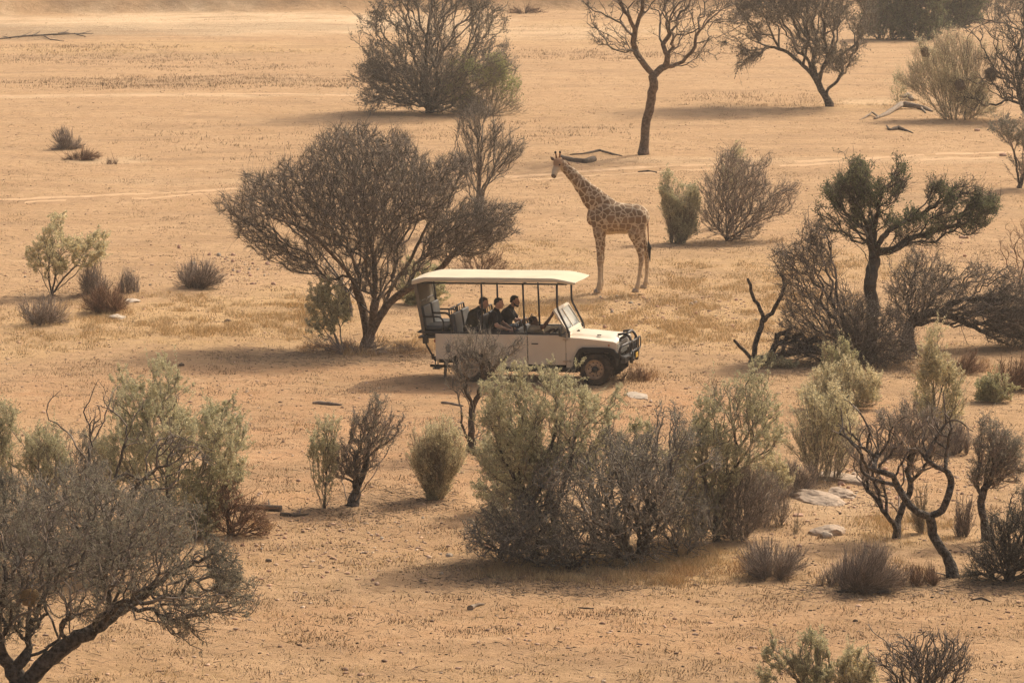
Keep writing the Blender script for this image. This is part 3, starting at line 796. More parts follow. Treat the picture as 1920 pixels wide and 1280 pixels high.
    # --- left side
    plant('sage_bush', 'sage green leafy bush on fanned dark stems at the left', S, (98, 553),
          [([(62, 450), (80, 415), (105, 412), (130, 440), (150, 445), (175, 415), (198, 440), (200, 480), (170, 495), (145, 480), (120, 490), (100, 480), (75, 480), (60, 500)], 1, 0),
           ([(80, 480), (130, 480), (120, 520), (90, 520)], .1, 0)],
          [[(92, 553), (85, 520), (78, 490), (70, 460)], [(95, 553), (92, 515), (95, 470)], [(98, 553), (105, 510), (115, 465)], [(100, 553), (120, 520), (145, 495), (160, 470), (180, 440)], [(102, 553), (140, 515), (165, 480)]],
          seed=50, R=.04, n=700, bf=.6, spurs=2, slen=.16, sr=.004, up=.5, leaf=(22000, .042, 'leaf_pale'), bark='bark_dark', twig='twig_umber', thick=.018, depth=1.0)
    for i, (b, po, lb, tw, n) in enumerate([
        ((175, 553), [(140, 550), (150, 510), (175, 490), (200, 520), (215, 545), (190, 556)], 'dry mauve twiggy shrub touching the right side of the left sage bush', 'twig_mauve', 420),
        ((243, 548), [(215, 545), (225, 515), (245, 505), (262, 530), (262, 548)], 'small dark twiggy shrub right of the left sage bush, behind the pale flat stone', 'twig_mauve', 260),
        ((200, 587), [(150, 580), (158, 550), (190, 535), (225, 540), (245, 570), (235, 588)], 'reddish brown rounded dry shrub just above the pale flat stone', 'twig_red', 620),
        ((75, 608), [(30, 600), (40, 570), (70, 550), (100, 560), (130, 585), (125, 606), (80, 610)], 'sparse dark twiggy shrub at the far left below the sage bush', 'twig_mauve', 360),
        ((370, 540), [(325, 535), (335, 500), (360, 485), (395, 492), (420, 520), (415, 538), (370, 544)], 'lone low dark twiggy shrub left of the umbrella thorn', 'twig_mauve', 620),
        ((130, 280), [(98, 278), (100, 250), (118, 240), (140, 250), (158, 270), (165, 285), (130, 290)], 'dark brown low shrub on the far left plain, larger of a pair', 'twig_mauve', 480),
        ((150, 300), [(115, 300), (125, 288), (170, 280), (195, 292), (185, 300), (150, 304)], 'flat brown shrub on the far left plain, lower of a pair', 'twig_red', 320),
        ((208, 308), [(195, 308), (200, 298), (215, 300), (222, 308)], 'tiny brown tuft right of the pair of far left shrubs', 'twig_red', 60),
        ((978, 26), [(945, 26), (955, 12), (985, 10), (1015, 16), (1030, 26)], 'brown dry shrub at the top edge right of the big grey bush', 'twig_red', 160),
        ((1545, 1095), [(1530, 1095), (1540, 1070), (1580, 1050), (1600, 1080), (1590, 1100)], 'grey dry twig heap left of the dead curved tree foot', 'twig_mauve', 260),
        ((1610, 1108), [(1560, 1100), (1570, 1050), (1610, 1020), (1660, 1030), (1700, 1070), (1690, 1105), (1620, 1112)], 'broad grey brown dry shrub left of the dead curved tree', 'twig_mauve', 1100),
        ((1725, 1095), [(1690, 1095), (1705, 1060), (1750, 1060), (1770, 1090), (1740, 1100)], 'low dry shrub tucked against the dead curved tree trunk', 'twig_red', 300),
        ((1445, 1082), [(1385, 1070), (1395, 1030), (1440, 1000), (1490, 1020), (1510, 1060), (1480, 1082), (1420, 1084)], 'grey dry shrub with upturned twigs right of the big foreground bushes', 'twig_mauve', 800),
        ((1500, 1000), [(1480, 1000), (1495, 960), (1502, 975), (1500, 1010)], 'thin upright dry twig beside the grey dry shrub', 'twig_tan', 40),
        ((1790, 700), [(1770, 700), (1785, 670), (1830, 660), (1850, 690), (1820, 704)], 'reddish dry shrub behind the tall yellow sage plume', 'twig_red', 260),
        ((1895, 730), [(1870, 728), (1880, 680), (1930, 650), (1980, 700), (1960, 735)], 'bare red brown twiggy shrub at the right edge by the small green bush', 'twig_red', 460),
        ((1185, 712), [(1160, 712), (1170, 692), (1200, 690), (1225, 705), (1200, 715)], 'tiny dry thorn shrub in front of the vehicle bumper', 'twig_red', 160),
        ((1790, 850), [(1750, 850), (1765, 810), (1800, 790), (1825, 820), (1815, 850)], 'dark grey dry shrub behind the dead curved tree arms', 'twig_mauve', 500),
        ]):
        sc = 80 / scale_at(b[1])
        plant('shrub', lb, S, b, [po], seed=60 + i, roots=12, rootr=.3, R=.010, n=int(n * .65), bf=1.3, straight=.6, rag=.95, step=.10 * sc, spurs=2.0, slen=.21 * sc ** .5, sr=.0036 * sc, r0=.0034 * sc, up=.45, twig=tw, depth=1.0, zmin=0.0)
    # --- lower left group
    plant('sage_bush', 'large pale sage bush with feathery tops behind the lower left thorn tree', S, (320, 995),
          [([(185, 760), (195, 705), (235, 692), (255, 715), (300, 700), (330, 730), (375, 700), (400, 715), (430, 770), (450, 830), (440, 900), (400, 880), (330, 900), (260, 880), (210, 850)], 1.2, 0),
           ([(220, 860), (440, 860), (435, 950), (400, 1000), (340, 1000), (260, 960)], .5, 0)],
          [[(320, 995), (290, 930), (260, 860), (240, 790), (235, 730)], [(325, 995), (315, 920), (310, 840), (320, 770)], [(330, 995), (360, 920), (385, 850), (395, 770)],
           [(335, 995), (385, 930), (420, 860), (432, 800)], [(310, 995), (260, 920), (215, 850), (200, 790)]],
          seed=80, rag=1.15, R=.06, n=2200, bf=.55, spurs=2.2, slen=.20, sr=.0036, up=.6, leaf=(85000, .028, 'leaf_sage'), bark='bark_dark', twig='twig_umber', thick=.02, depth=1.0)
    plant('willow_bush', 'drooping green leafed bush right of the pale sage behind the thorn crown', S, (385, 1005), [[(345, 880), (380, 860), (420, 880), (410, 940), (395, 1000), (370, 1005), (350, 950)]],
          seed=81, roots=7, R=.02, n=400, bf=.7, spurs=2, slen=.18, up=-.3, leaf=(7000, .03, 'leaf_olive'), twig='twig_umber')
    plant('dead_tree', 'dark curly dead tree with antler like bare arms in front of the pale sage bush', W, (200, 1030),
          [([(150, 780), (200, 720), (215, 760), (190, 800), (160, 820)], .2), ([(270, 820), (330, 810), (400, 840), (430, 880), (380, 870), (330, 850)], .5), ([(180, 880), (260, 890), (340, 900), (300, 960), (200, 960)], .5)],
          [[(200, 1030), (203, 960), (200, 920), (186, 905), (172, 885), (165, 855), (150, 828), (122, 800), (95, 782), (93, 752), (118, 728)],
           [(165, 858), (168, 835), (182, 815), (190, 785), (200, 755), (216, 735)], [(168, 835), (165, 800), (155, 775), (170, 745), (180, 715)],
           [(200, 920), (230, 885), (280, 893), (325, 880), (357, 870)], [(275, 893), (276, 855), (290, 830), (325, 820), (360, 830), (400, 850)],
           [(290, 890), (310, 870), (318, 845), (335, 835)], [(220, 885), (235, 830), (250, 790), (270, 750)], [(118, 800), (95, 795)]],
          seed=82, R=.065, n=260, bf=.5, wob=.5, spurs=1.0, slen=.18, sr=.004, r0=.005, bark='bark_dark', twig='twig_umber', thick=.02, depth=.7)
    plant('bush', 'grey green bush at the left edge above the lower left thorn tree', S, (60, 1010),
          [([(40, 850), (60, 810), (90, 800), (120, 830), (130, 880), (110, 930), (60, 930), (40, 890)], 1, 0), ([(-40, 840), (-20, 750), (10, 755), (35, 800), (20, 850), (30, 900), (-20, 920)], .8, 0)],
          [[(85, 1010), (82, 940), (75, 880), (70, 840)], [(90, 1010), (100, 920), (105, 870)], [(60, 1010), (20, 930), (0, 860), (0, 800)]],
          seed=83, R=.05, n=1300, bf=.6, spurs=2.2, slen=.18, sr=.0036, up=.6, leaf=(26000, .026, 'leaf_sage'), bark='bark_dark', twig='twig_umber', thick=.02, depth=1.0)
    plant('dead_bush', 'fallen reddish dead bush with splayed bare branches right of the lower left group', S, (430, 1003),
          [([(400, 930), (430, 890), (460, 930), (500, 950), (510, 985), (490, 1003), (410, 1004), (395, 970)], 1, 0)],
          [[(405, 975), (430, 955), (455, 942), (490, 950), (528, 952)], [(455, 942), (470, 962), (495, 978), (528, 990)], [(430, 955), (450, 935), (480, 920)], [(420, 1000), (430, 970), (437, 950)]],
          seed=84, R=.05, n=900, bf=.5, spurs=2.2, slen=.2, sr=.0036, twig='twig_red', bark='bark_dark', zmin=0, thick=.02)
    plant('thorn_tree', 'big dark thorn tree leaning in at the lower left corner', W, (45, 1300),
          [([(-120, 1180), (-160, 1020), (-60, 930), (20, 900), (90, 905), (180, 900), (250, 925), (330, 935), (380, 985), (445, 1040), (465, 1100), (440, 1150), (400, 1170), (340, 1150), (290, 1120), (220, 1120), (150, 1140), (60, 1160), (0, 1190)], 1.0, 0),
           ([(290, 1130), (360, 1120), (400, 1170), (385, 1210), (360, 1190), (320, 1180)], .05, -.3), ([(0, 1120), (60, 1130), (100, 1160), (60, 1200), (0, 1190)], .05, 0),
           ([(380, 1000), (420, 1010), (460, 1080), (440, 1140), (400, 1110)], .12, 0)],
          [[(45, 1300), (58, 1270), (85, 1240), (112, 1215), (150, 1190), (190, 1172), (225, 1150), (258, 1130), (290, 1105), (330, 1080), (370, 1060)],
           [(45, 1300), (30, 1265), (5, 1225), (-20, 1190), (-60, 1150), (-100, 1090)], [(20, 1255), (50, 1230), (85, 1215), (110, 1195), (125, 1150)],
           [(190, 1172), (205, 1130), (195, 1080), (170, 1030), (150, 980)], [(258, 1130), (250, 1080), (270, 1020), (300, 980)], [(5, 1225), (0, 1150), (20, 1080), (10, 1010), (-10, 960)],
           [(110, 1200), (90, 1150), (80, 1090), (60, 1030), (70, 980)], [(290, 1105), (340, 1050), (370, 1010)], [(205, 1130), (160, 1090), (120, 1060)]],
          seed=85, R=.16, r0=.0034, n=5200, bf=.3, step=.095, wob=.55, spurs=1.3, slen=.13, sr=.0028, up=.15, rag=1.0, depth=.85, bark='bark_char', twig='twig_umber', leaf=(60000, .022, 'leaf_dusty'), thick=.022, zmin=.3)
    plant('thorn_bush', 'grey twiggy thorn thicket between the dead curly tree and the lower left thorn crown', S, (190, 1085),
          [[(-20, 960), (60, 890), (150, 880), (250, 900), (340, 960), (350, 1040), (250, 1080), (100, 1080), (0, 1060)]],
          [[(190, 1085), (170, 1020), (120, 960), (90, 920)], [(190, 1085), (220, 1010), (260, 940)]], seed=86, rag=.9, R=.06, n=2200, bf=.45, step=.1, wob=.5, spurs=1.6, slen=.16, sr=.003, twig='twig_grey',
          leaf=(14000, .022, 'leaf_grey'), thick=.02)
    # --- centre bushes
    plant('sapling', 'slim sage sapling on thin upright stems left of the twin trunk bush', S, (608, 952),
          [[(578, 850), (582, 800), (600, 778), (628, 785), (640, 820), (630, 870), (600, 890)], ([(585, 880), (630, 880), (625, 940), (595, 940)], .15)],
          [[(600, 952), (592, 900), (590, 850), (592, 810)], [(606, 952), (604, 890), (602, 830)], [(611, 955), (612, 890), (615, 830)], [(598, 950), (585, 890), (580, 850)]],
          seed=90, R=.018, n=420, bf=.8, spurs=2, slen=.15, sr=.0032, up=.7, leaf=(9000, .026, 'leaf_sage'), twig='twig_umber', bark='bark_dark', thick=.012, step=.1)
    plant('small_tree', 'small twin trunk bare tree standing between the slim sapling and the pale sage ball', W, (660, 948),
          [([(655, 800), (660, 770), (690, 750), (725, 750), (755, 785), (750, 810), (715, 850), (690, 880), (665, 850)], 1, 0),
           ([(615, 850), (640, 820), (680, 850), (680, 890), (640, 900), (615, 885)], .6, 0)],
          [[(652, 948), (646, 925), (638, 900), (640, 880), (655, 850)], [(672, 950), (672, 910), (685, 880), (690, 840), (694, 810), (712, 780)], [(674, 945), (690, 900), (715, 860), (735, 830)], [(672, 925), (668, 890), (665, 860)], [(694, 812), (675, 795), (665, 778)],
           [(652, 948), (635, 952), (618, 958)]],
          seed=91, R=.085, n=1150, bf=.55, step=.09, wob=.4, spurs=2.0, slen=.15, sr=.003, up=.4, bark='bark_char', twig='twig_mauve', leaf=(7000, .024, 'leaf_grey'), thick=.018)
    plant('sage_bush', 'round pale straw coloured sage bush alone left of the big foreground bushes', S, (818, 934),
          [[(762, 850), (766, 815), (790, 792), (830, 785), (860, 805), (882, 840), (868, 880), (850, 915), (820, 935), (795, 920), (775, 890)]], seed=92, rag=.7, roots=14, rootr=.16, R=.012, n=900, bf=1.1, step=.1,
          spurs=1.3, slen=.16, sr=.003, up=.8, twig='twig_tan', leaf=(60000, .026, 'leaf_pale'), depth=.8)
    plant('small_tree', 'bare spreading small tree standing in front of the vehicle rear side', W, (884, 846),
          [([(830, 690), (835, 640), (870, 612), (920, 620), (940, 650), (915, 700), (880, 720), (850, 715)], 1, 0), ([(925, 670), (950, 645), (985, 625), (990, 650), (950, 690), (925, 700)], .4, 0),
           ([(835, 690), (870, 700), (890, 730), (860, 750), (835, 720)], .2, 0), ([(840, 780), (900, 790), (930, 800), (920, 830), (850, 820)], .12, 0)],
          [[(884, 846), (884, 800), (886, 768), (897, 740), (906, 712), (903, 690), (890, 670), (875, 650)], [(886, 768), (872, 735), (860, 705), (850, 685)], [(906, 712), (925, 692), (948, 672), (975, 645)], [(903, 690), (910, 655), (918, 625)],
           [(880, 840), (868, 800), (866, 770)], [(886, 835), (905, 800), (930, 795)]],
          seed=93, R=.075, n=750, bf=.5, step=.09, wob=.4, spurs=1.8, slen=.16, sr=.0032, up=.4, bark='bark_dark', twig='twig_grey', thick=.02, leaf=(1500, .024, 'leaf_grey'), depth=.8)
    plant('sage_bush', 'tall sage green leafy bush in front of the vehicle, upper left of the foreground clump', S, (1040, 1046),
          [([(900, 790), (905, 740), (935, 708), (990, 695), (1050, 705), (1100, 715), (1150, 745), (1160, 790), (1110, 830), (1080, 870), (1000, 880), (940, 850), (915, 830)], 1.3, 0),
           ([(890, 850), (960, 830), (1050, 860), (1060, 920), (980, 950), (920, 930), (895, 900)], .45, 0)],
          [[(1042, 1046), (1040, 990), (1038, 940), (1020, 880), (990, 820), (975, 760)], [(1038, 960), (1060, 890), (1075, 830), (1090, 770)], [(1036, 1000), (990, 930), (950, 870), (925, 810)],
           [(1020, 880), (1040, 810), (1045, 750)], [(1075, 830), (1110, 790), (1140, 765)], [(990, 930), (940, 900), (910, 870)]],
          seed=94, rag=1.25, R=.09, n=3000, bf=.45, step=.1, wob=.5, spurs=1.5, slen=.16, sr=.0032, up=.5, bark='bark_char', twig='twig_umber', leaf=(75000, .026, 'leaf_sage'), depth=.7, thick=.02)
    plant('thorn_bush', 'wide grey bare thorn bush on dark crooked trunks, front of the foreground clump', S, (1190, 1056),
          [([(892, 960), (915, 920), (980, 890), (1050, 850), (1120, 800), (1190, 785), (1270, 800), (1300, 860), (1330, 880), (1320, 930), (1270, 950), (1240, 1000), (1180, 990), (1100, 1000), (1030, 1010), (960, 1045), (910, 1015)], 1.0, 0), ([(900, 960), (1000, 940), (1180, 960), (1280, 960), (1250, 1040), (1180, 1060), (1060, 1062), (950, 1050)], .35, -.2)],
          [[(1190, 1056), (1212, 1010), (1240, 985), (1262, 960), (1290, 920), (1300, 880)], [(1185, 1056), (1178, 1010), (1150, 980), (1110, 950), (1080, 900)], [(1175, 1052), (1130, 1030), (1080, 1010), (1060, 975), (1010, 950), (960, 930)],
           [(1200, 1050), (1205, 1000), (1215, 950), (1210, 890), (1200, 840)], [(1212, 1010), (1250, 1010), (1275, 995)], [(1180, 1010), (1190, 960), (1160, 900), (1150, 850)],
           [(1060, 1045), (1050, 1000), (1030, 960)], [(940, 1045), (945, 1000), (930, 960)], [(1140, 1050), (1120, 1010), (1090, 980)], [(1110, 1072), (1108, 1030), (1115, 990)], [(1215, 950), (1250, 900), (1260, 850)]],
          seed=95, R=.10, n=6600, bf=.38, step=.095, wob=.5, spurs=1.4, slen=.15, sr=.003, up=.2, bark='bark_char', twig='twig_grey', leaf=(22000, .02, 'leaf_grey'), depth=1.0, thick=.02)
    plant('bush', 'dusty green bush top rising behind the wide grey thorn bush', S, (1130, 1000), [[(1060, 860), (1090, 810), (1150, 790), (1220, 795), (1260, 850), (1200, 900), (1100, 900)]], seed=96, rag=1.2, roots=6, R=.03, n=900, bf=.6, step=.1,
          spurs=1.3, slen=.16, sr=.003, leaf=(22000, .024, 'leaf_sage'), twig='twig_grey')
    plant('sage_bush', 'airy sage green bush with dark curved stems right of the foreground clump', S, (1345, 1015),
          [([(1312, 760), (1345, 700), (1380, 680), (1425, 700), (1450, 720), (1478, 800), (1450, 845), (1420, 870), (1380, 840), (1340, 820)], .9, 0),
           ([(1270, 830), (1290, 780), (1330, 790), (1390, 850), (1360, 900), (1290, 880)], .8, 0), ([(1280, 900), (1360, 890), (1360, 1000), (1300, 1010), (1285, 950)], .4, 0)],
          [[(1345, 1015), (1345, 960), (1370, 900), (1385, 850), (1375, 800), (1370, 750)], [(1370, 900), (1420, 860), (1445, 840), (1465, 815)], [(1335, 1015), (1325, 950), (1320, 880), (1310, 820)], [(1385, 850), (1410, 800), (1425, 750), (1450, 715)],
           [(1325, 950), (1300, 900), (1290, 850)], [(1375, 800), (1350, 760), (1305, 715)]],
          seed=97, rag=1.3, R=.06, n=2000, bf=.5, step=.1, wob=.5, spurs=1.9, slen=.16, sr=.0032, up=.5, bark='bark_char', twig='twig_umber', leaf=(40000, .027, 'leaf_sage'), depth=.9, thick=.02)
    plant('shrub', 'dense purple grey dry shrub at the right end of the foreground clump', S, (1385, 1012), [[(1330, 1000), (1325, 930), (1350, 885), (1400, 870), (1450, 890), (1455, 930), (1430, 980), (1400, 1013), (1350, 1015)]], seed=98, rag=.9, roots=12, R=.014, n=1900,
          bf=.8, step=.1, spurs=2.6, slen=.16, sr=.003, r0=.003, up=.4, twig='twig_mauve', leaf=(3000, .022, 'leaf_grey'))
    plant('sage_bush', 'yellow grey sage bush standing behind the pale rock slab', S, (1545, 900),
          [([(1480, 800), (1490, 760), (1520, 735), (1560, 725), (1600, 745), (1620, 800), (1600, 860), (1560, 890), (1510, 880), (1485, 850)], 1, 0)], seed=99, rag=1.15, roots=14, rootr=.3, R=.02, n=1800, bf=.9, step=.11, spurs=2.2, slen=.18, sr=.0034, up=.7,
          twig='twig_mauve', leaf=(38000, .03, 'leaf_pale', (730, 880)), depth=1.0)
    plant('shrub', 'dry brown grassy shrub left of the pale rock slab', S, (1490, 925), [[(1460, 920), (1465, 880), (1490, 860), (1530, 880), (1530, 915), (1500, 930)]], seed=100, roots=10, R=.01, n=500, bf=.9, step=.1, spurs=2.4, slen=.16, sr=.003, r0=.003, twig='twig_mauve')
    plant('sage_bush', 'low spreading yellow sage bush below the dark thicket', S, (1580, 765),
          [[(1505, 745), (1515, 700), (1560, 680), (1620, 685), (1650, 715), (1640, 750), (1580, 770)]], seed=101, roots=14, rootr=.5, R=.014, n=1000, bf=.9, step=.11, spurs=2, slen=.17, sr=.0034, up=.7, twig='twig_tan', leaf=(28000, .03, 'leaf_pale'))
    plant('sage_bush', 'leafy plume of yellow green sage just below the thicket centre', S, (1570, 720),
          [[(1540, 700), (1545, 650), (1565, 635), (1600, 650), (1610, 700), (1575, 715)]], seed=102, roots=8, rootr=.3, R=.014, n=420, bf=.9, step=.11, spurs=2, slen=.17, sr=.0036, up=.7, twig='twig_tan', leaf=(9000, .03, 'leaf_olive'))
    plant('sage_bush', 'tall yellow sage plume below the arching fallen tree', S, (1758, 835),
          [([(1715, 720), (1728, 660), (1740, 618), (1762, 615), (1770, 660), (1800, 690), (1812, 750), (1800, 800), (1770, 830), (1735, 800), (1710, 770)], 1, 0)],
          [[(1758, 835), (1755, 770), (1750, 700), (1750, 640)], [(1760, 835), (1775, 770), (1785, 710)], [(1755, 835), (1735, 780), (1725, 720)]],
          seed=103, R=.03, n=1300, bf=.7, step=.1, spurs=2.2, slen=.17, sr=.0034, up=.7, twig='twig_umber', leaf=(30000, .03, 'leaf_pale'), thick=.018)
    plant('bush', 'small fresh green bush alone near the right edge', S, (1862, 753), [[(1830, 745), (1832, 720), (1850, 705), (1885, 705), (1900, 725), (1893, 748), (1862, 755)]], seed=104, roots=10, R=.01, n=500, bf=.9, step=.1, spurs=2, slen=.14, sr=.0032, up=.6,
          twig='twig_tan', leaf=(14000, .032, 'leaf_olive'))
    # --- right foreground
    plant('dead_tree', 'dead twisted bare tree with two long curved arms at the lower right', W, (1788, 1082), [([(1560, 790), (1600, 780), (1640, 820), (1600, 850)], .3), ([(1690, 830), (1760, 740), (1800, 780), (1760, 850)], .4)],
          [[(1788, 1082), (1780, 1050), (1762, 1025), (1750, 1000), (1743, 968), (1720, 958), (1700, 938), (1682, 910), (1670, 885), (1645, 877), (1622, 868), (1605, 835), (1580, 810), (1556, 798)],
           [(1743, 968), (1765, 955), (1775, 930), (1784, 905), (1778, 885), (1755, 872), (1735, 858), (1720, 840), (1700, 835), (1688, 818)],
           [(1628, 872), (1645, 855), (1662, 830), (1668, 805), (1680, 790), (1695, 775)], [(1565, 802), (1578, 790), (1575, 762)], [(1735, 858), (1755, 820), (1775, 795), (1795, 788), (1825, 808)], [(1775, 795), (1772, 760), (1768, 735)],
           [(1682, 912), (1660, 905), (1635, 900)], [(1785, 1082), (1770, 1078), (1748, 1072)], [(1640, 868), (1625, 840), (1628, 800), (1600, 760), (1585, 750)]],
          seed=110, R=.085, n=70, bf=.5, step=.09, wob=.35, spurs=.8, slen=.14, sr=.003, r0=.0075, bark='bark_char', twig='twig_umber', thick=.014, depth=.7)
    plant('dead_tree', 'small dead tree with grey twiggy crown behind the left arm of the curved tree', W, (1683, 1008),
          [([(1615, 800), (1640, 770), (1700, 755), (1760, 765), (1800, 800), (1790, 850), (1740, 880), (1660, 870), (1620, 840)], 1, 0), ([(1580, 830), (1620, 850), (1660, 920), (1640, 940), (1600, 880)], .2, 0)],
          [[(1683, 1008), (1672, 975), (1652, 950), (1645, 915), (1630, 890), (1600, 860)], [(1684, 1005), (1688, 965), (1692, 935), (1700, 900), (1690, 860)], [(1690, 960), (1710, 920), (1705, 880), (1720, 840)], [(1652, 950), (1640, 930), (1625, 915)],
           [(1700, 900), (1730, 880), (1760, 870)]],
          seed=111, R=.065, n=1900, bf=.45, step=.1, wob=.45, spurs=1.9, slen=.16, sr=.003, up=.3, bark='bark_char', twig='twig_mauve', thick=.018, leaf=(5000, .022, 'leaf_grey'))
    plant('bush', 'dark dense bush filling the lower right edge beside the curved dead tree', S, (1890, 1088),
          [([(1810, 1075), (1830, 1030), (1860, 990), (1885, 940), (1930, 900), (2000, 940), (2010, 1085), (1900, 1092)], 1, 0)],
          [[(1890, 1088), (1870, 1040), (1845, 1010)], [(1895, 1088), (1895, 1020), (1890, 970), (1905, 930)], [(1900, 1088), (1930, 1000), (1930, 930)]],
          seed=112, R=.07, n=3200, bf=.5, step=.1, wob=.45, spurs=2.0, slen=.16, sr=.0034, r0=.004, up=.2, bark='bark_char', twig='twig_black', leaf=(10000, .022, 'leaf_dusty'), thick=.02)
    plant('small_tree', 'grey twiggy small tree near the right edge above the dark dense bush', W, (1852, 1012),
          [([(1822, 850), (1830, 800), (1855, 785), (1885, 800), (1915, 840), (1925, 880), (1890, 905), (1850, 910), (1815, 900)], 1, 0)],
          [[(1852, 1012), (1845, 975), (1840, 940), (1846, 915), (1855, 870), (1860, 830)], [(1935, 920), (1915, 905), (1890, 890), (1870, 875)], [(1846, 915), (1870, 880), (1890, 850)]],
          seed=113, R=.07, n=1400, bf=.5, step=.1, wob=.45, spurs=2.0, slen=.15, sr=.003, bark='bark_char', twig='twig_mauve', leaf=(12000, .022, 'leaf_grey'), thick=.018)
    plant('shrub', 'thin upright bare stems between the curved tree and the grey small tree', S, (1800, 1005), [[(1785, 1000), (1795, 930), (1830, 920), (1830, 1000)]], seed=114, roots=8, R=.012, n=160, bf=1.2, step=.1, spurs=1.2, slen=.14, up=.6, twig='twig_mauve')
    plant('shrub', 'sparse tan dry stems left of the curved tree trunk', S, (1735, 1000), [[(1700, 995), (1705, 930), (1740, 900), (1740, 960), (1735, 1000)]], seed=115, roots=8, R=.008, n=110, bf=1.2, step=.1, spurs=1.2, slen=.14, up=.6, twig='twig_tan')
    # --- bottom edge
    plant('sage_bush', 'sage bush with feathery top at the bottom edge, left of the bare thorn bush', S, (1528, 1345),
          [([(1478, 1240), (1500, 1205), (1520, 1180), (1545, 1195), (1562, 1220), (1560, 1280), (1530, 1300), (1490, 1290)], 1, 0), ([(1425, 1225), (1445, 1195), (1480, 1205), (1485, 1260), (1450, 1260)], .25, 0), ([(1410, 1290), (1425, 1250), (1450, 1270), (1450, 1320)], .1, 0)],
          [[(1528, 1345), (1530, 1280), (1525, 1230), (1522, 1200)], [(1528, 1345), (1500, 1280), (1462, 1240), (1455, 1210)], [(1530, 1345), (1550, 1280), (1555, 1240)]],
          seed=120, R=.04, n=1100, bf=.55, step=.08, spurs=2, slen=.12, sr=.0026, up=.6, bark='bark_dark', twig='twig_umber', leaf=(22000, .021, 'leaf_sage'), thick=.014)
    plant('sage_bush', 'sage bush at the bottom edge touching the bare thorn bush', S, (1605, 1345),
          [[(1560, 1290), (1570, 1240), (1590, 1215), (1615, 1215), (1640, 1250), (1650, 1300), (1600, 1320)]], [[(1605, 1345), (1600, 1280), (1595, 1235)], [(1607, 1345), (1625, 1290), (1630, 1260)]],
          seed=121, R=.03, n=800, bf=.6, step=.08, spurs=2, slen=.12, sr=.0026, up=.6, bark='bark_dark', twig='twig_umber', leaf=(17000, .021, 'leaf_pale'), thick=.014)
    plant('thorn_bush', 'bare brown thorn bush cut by the bottom edge at the lower right', S, (1730, 1350),
          [([(1635, 1225), (1660, 1200), (1700, 1190), (1740, 1185), (1790, 1195), (1810, 1220), (1815, 1270), (1800, 1310), (1680, 1310), (1650, 1260)], 1, 0)],
          [[(1730, 1350), (1710, 1290), (1690, 1250), (1660, 1220)], [(1732, 1350), (1725, 1280), (1720, 1230), (1700, 1200)], [(1734, 1350), (1755, 1290), (1772, 1240), (1778, 1200)], [(1736, 1350), (1790, 1260), (1812, 1190)], [(1730, 1350), (1740, 1270), (1745, 1215)], [(1700, 1250), (1640, 1180), (1628, 1165)]],
          seed=122, R=.05, n=1200, bf=.5, step=.08, wob=.45, spurs=1.7, slen=.13, sr=.003, r0=.0042, bark='bark_char', twig='twig_umber', thick=.014)
    # --- fill of the foreground clump and the lower left group
    plant('thorn_bush', 'low tangled thorn bush at the left end of the foreground clump', S, (965, 1052),
          [[(888, 960), (910, 915), (960, 900), (1030, 930), (1050, 1000), (1010, 1045), (950, 1052), (905, 1020)]], seed=130, roots=9, rootr=.35, R=.02, n=900, bf=.6, step=.1, wob=.5,
          spurs=1.6, slen=.16, sr=.0028, r0=.003, up=.2, twig='twig_grey', leaf=(5000, .022, 'leaf_sage'), depth=1.0, zmin=0)
    plant('bush', 'tangled grey green bush joining the grey thorn bush and the airy sage bush', S, (1290, 1010),
          [[(1240, 900), (1260, 850), (1310, 850), (1350, 900), (1340, 970), (1300, 1010), (1250, 990)]], seed=131, rag=.9, roots=7, rootr=.3, R=.02, n=1500, bf=.6, step=.1, wob=.5,
          spurs=1.6, slen=.16, sr=.0028, r0=.003, up=.3, twig='twig_grey', leaf=(12000, .024, 'leaf_sage'), depth=1.0)
    plant('sage_bush', 'lower skirt of pale sage leaves left of the foreground clump, beside the round straw bush', S, (945, 960),
          [[(890, 880), (900, 820), (930, 790), (980, 800), (1000, 860), (980, 940), (930, 960), (895, 930)]], seed=132, rag=.9, roots=7, rootr=.3, R=.02, n=900, bf=.7, step=.1,
          spurs=1.5, slen=.16, sr=.003, r0=.003, up=.5, twig='twig_umber', leaf=(26000, .026, 'leaf_sage'), depth=1.0)
    plant('sage_bush', 'grey sage foliage between the yellow grey sage bush and the airy sage bush', S, (1460, 930),
          [[(1400, 900), (1410, 860), (1450, 850), (1480, 880), (1480, 930), (1430, 940)]], seed=133, rag=.9, roots=7, rootr=.3, R=.02, n=600, bf=.7, step=.1,
          spurs=1.5, slen=.16, sr=.003, r0=.003, up=.5, twig='twig_mauve', leaf=(14000, .026, 'leaf_pale'), depth=1.0)
    plant('sage_bush', 'faint sage bush behind the dead curly tree on the left', S, (150, 960),
          [[(120, 880), (125, 820), (160, 810), (200, 830), (220, 880), (200, 940), (140, 950)]], seed=134, roots=6, rootr=.3, R=.02, n=700, bf=.7, step=.1,
          spurs=1.5, slen=.16, sr=.003, r0=.003, up=.5, twig='twig_umber', leaf=(9000, .026, 'leaf_grey'), depth=1.0)
    plant('thorn_bush', 'dark grey thorn bush at the left edge behind the lower left thorn tree', S, (-10, 1060),
          [[(-80, 980), (-60, 900), (0, 880), (60, 900), (80, 960), (40, 1010), (-20, 1030)]], seed=135, roots=6, rootr=.3, R=.03, n=1500, bf=.5, step=.1, wob=.5,
          spurs=1.5, slen=.16, sr=.003, r0=.003, up=.3, twig='twig_black', leaf=(9000, .022, 'leaf_dusty'), depth=1.0)
